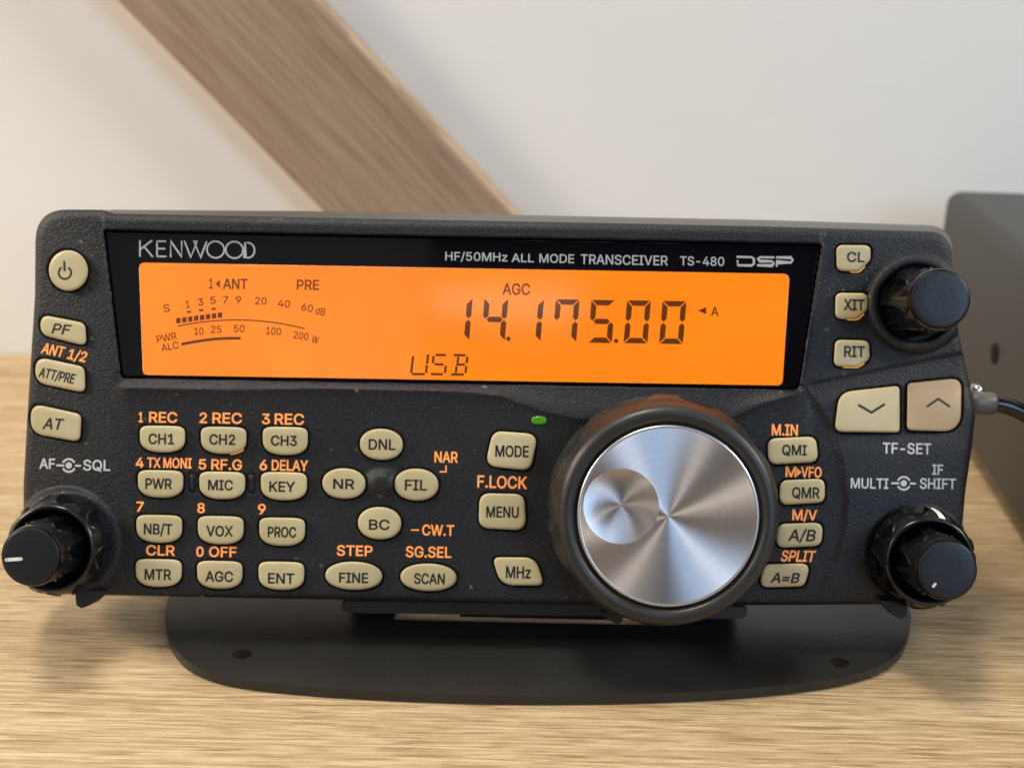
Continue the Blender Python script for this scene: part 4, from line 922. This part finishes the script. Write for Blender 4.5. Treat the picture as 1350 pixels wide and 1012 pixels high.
# trim the foot flat on the desk
if axis.z > 0: axis = -axis
xax = axis; yax = Vector((0, 1, 0)); zax = xax.cross(yax)
Mb = Matrix((xax, yax, zax)).transposed().to_4x4(); Mb.translation = mid
bmesh.ops.bevel(bm, geom=bm.edges[:], offset=0.0012, segments=2, affect='EDGES', profile=0.5)
n_l = (Mb.inverted().to_3x3() @ Vector((0, 0, 1))).normalized(); co = Mb.inverted() @ Vector((0, 0, 0.0006))
res = bmesh.ops.bisect_plane(bm, geom=bm.verts[:]+bm.edges[:]+bm.faces[:], plane_co=co, plane_no=n_l, clear_inner=True)
bmesh.ops.contextual_create(bm, geom=[g for g in res['geom_cut'] if isinstance(g, bmesh.types.BMEdge)])
beam = from_bm('wooden_beam', bm, [M['beam'], M['beam_side']]); beam.matrix_world = Mb
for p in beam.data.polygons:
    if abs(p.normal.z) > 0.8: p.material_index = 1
tag(beam, 'diagonal brown oak beam leaning across the white wall', 'beam')

# ------------------------------------------------------------------ SECOND UNIT AT THE RIGHT AND ITS CABLE
Hb = 0.0625
bl_ = on_plane(1247, 249, 2, Hb); br_ = on_plane(1350, 334, 2, Hb)
fwd = Vector((br_.x-bl_.x, br_.y-bl_.y, 0)).normalized()           # along its left side towards the camera
right = Vector((-fwd.y, fwd.x, 0))
if right.x < 0: right = -right
unit = bpy.data.objects.new('equipment_box', None); C.objects.link(unit); unit.location = (bl_.x, bl_.y, 0)
yawu = math.atan2(right.y, right.x); unit.rotation_euler = (0, 0, yawu); unit.empty_display_size = 0.02
tag(unit, 'dark grey metal equipment box standing right of the radio', 'equipment box')
sgn = 1 if (Matrix.Rotation(-yawu, 3, 'Z') @ fwd).y > 0 else -1
DL, DW = 0.15, 0.17
bm = bmesh.new(); bmesh.ops.create_cube(bm, size=1, matrix=Matrix.Translation((DW/2, sgn*DL/2, Hb/2+0.0015)) @ Matrix.Diagonal((DW, DL, Hb-0.003, 1)))
vert_edges = [e for e in bm.edges if abs(e.verts[0].co.z-e.verts[1].co.z) > 0.01]
bmesh.ops.bevel(bm, geom=bm.edges[:], offset=0.004, segments=6, affect='EDGES', profile=0.5)
box = from_bm('case', bm, M['case'], unit, True)
hp = on_plane(1312, 466, 0, bl_.x)
# the hole on the left side of the case
o = M_CAM.translation; v = M_CAM.to_3x3() @ Vector(((1312-CX)/F, -(466-CY)/F, -1))
t = ((bl_-o).dot(right))/v.dot(right); hp = o+v*t
hl = unit.matrix_basis.inverted() @ hp
bm = bmesh.new(); bmesh.ops.create_cone(bm, cap_ends=True, segments=20, radius1=0.0026, radius2=0.0026, depth=0.0006, matrix=Matrix.Translation((-0.0001, hl.y, hl.z)) @ Matrix.Rotation(R(90), 4, 'Y'))
from_bm('screw_hole', bm, M['hole'], unit)
for fx in (0.018, DW-0.018):
    for fy in (0.018, DL-0.018):
        bm = bmesh.new(); bmesh.ops.create_cone(bm, cap_ends=True, segments=16, radius1=0.006, radius2=0.006, depth=0.0035, matrix=Matrix.Translation((fx, sgn*fy, 0.00175)))
        from_bm('foot', bm, M['hole'], unit)

def tube(bm, pts, rad, n=16, caps=True):
    pts = [Vector(p) for p in pts]; rings = []
    if not isinstance(rad, (list, tuple)): rad = [rad]*len(pts)
    for i, p in enumerate(pts):
        t = (pts[min(i+1, len(pts)-1)]-pts[max(i-1, 0)]).normalized()
        u = t.cross(Vector((0, 0, 1))); u.normalize(); v_ = t.cross(u)
        rings.append([bm.verts.new(p+(u*math.cos(2*math.pi*k/n)+v_*math.sin(2*math.pi*k/n))*rad[i]) for k in range(n)])
    for a_, b_ in zip(rings, rings[1:]):
        for k in range(n): bm.faces.new((a_[k], a_[(k+1) % n], b_[(k+1) % n], b_[k]))
    if caps: bm.faces.new(rings[0][::-1]); bm.faces.new(rings[-1])
def bez(p, n=24):
    p = [Vector(q_) for q_ in p]; out_ = []
    for i in range(n+1):
        t = i/n; out_.append(p[0]*(1-t)**3+p[1]*3*t*(1-t)**2+p[2]*3*t*t*(1-t)+p[3]*t**3)
    return out_
cable = bpy.data.objects.new('cable', None); C.objects.link(cable); cable.empty_display_size = 0.01
def rp(px, py, d_): return M_RADIO @ Vector(loc(px, py, d_))
a0 = rp(1276, 530, -11*MM); cable.location = a0
tag(cable, 'black cable with grey plug on the right side of the radio', 'cable')
sh_ = -a0
c0, c1_ = rp(1286, 531, -11*MM), rp(1311, 532, -11*MM)
bm = bmesh.new(); ax = (c1_-c0)
tube(bm, [a0+sh_, c0+sh_, c0+ax*0.9+sh_, c1_+sh_], [0.0024, 0.0024, 0.0023, 0.0020]); from_bm('plug', bm, M['boot'], cable, True)
s0_ = rp(1288, 515, -12*MM); bm = bmesh.new()
tube(bm, [rp(1281, 514, -12*MM)+sh_, s0_+sh_, rp(1295, 519, -12*MM)+sh_], [0.0013, 0.0013, 0.0010]); from_bm('retaining_screw', bm, M['steel'], cable, True)
bm = bmesh.new()
tube(bm, [p+sh_ for p in bez([c1_-ax*0.1, rp(1330, 533, -11*MM), rp(1352, 543, -11*MM), rp(1392, 572, -13*MM)])], 0.00175); from_bm('sheath', bm, M['cable'], cable, True)
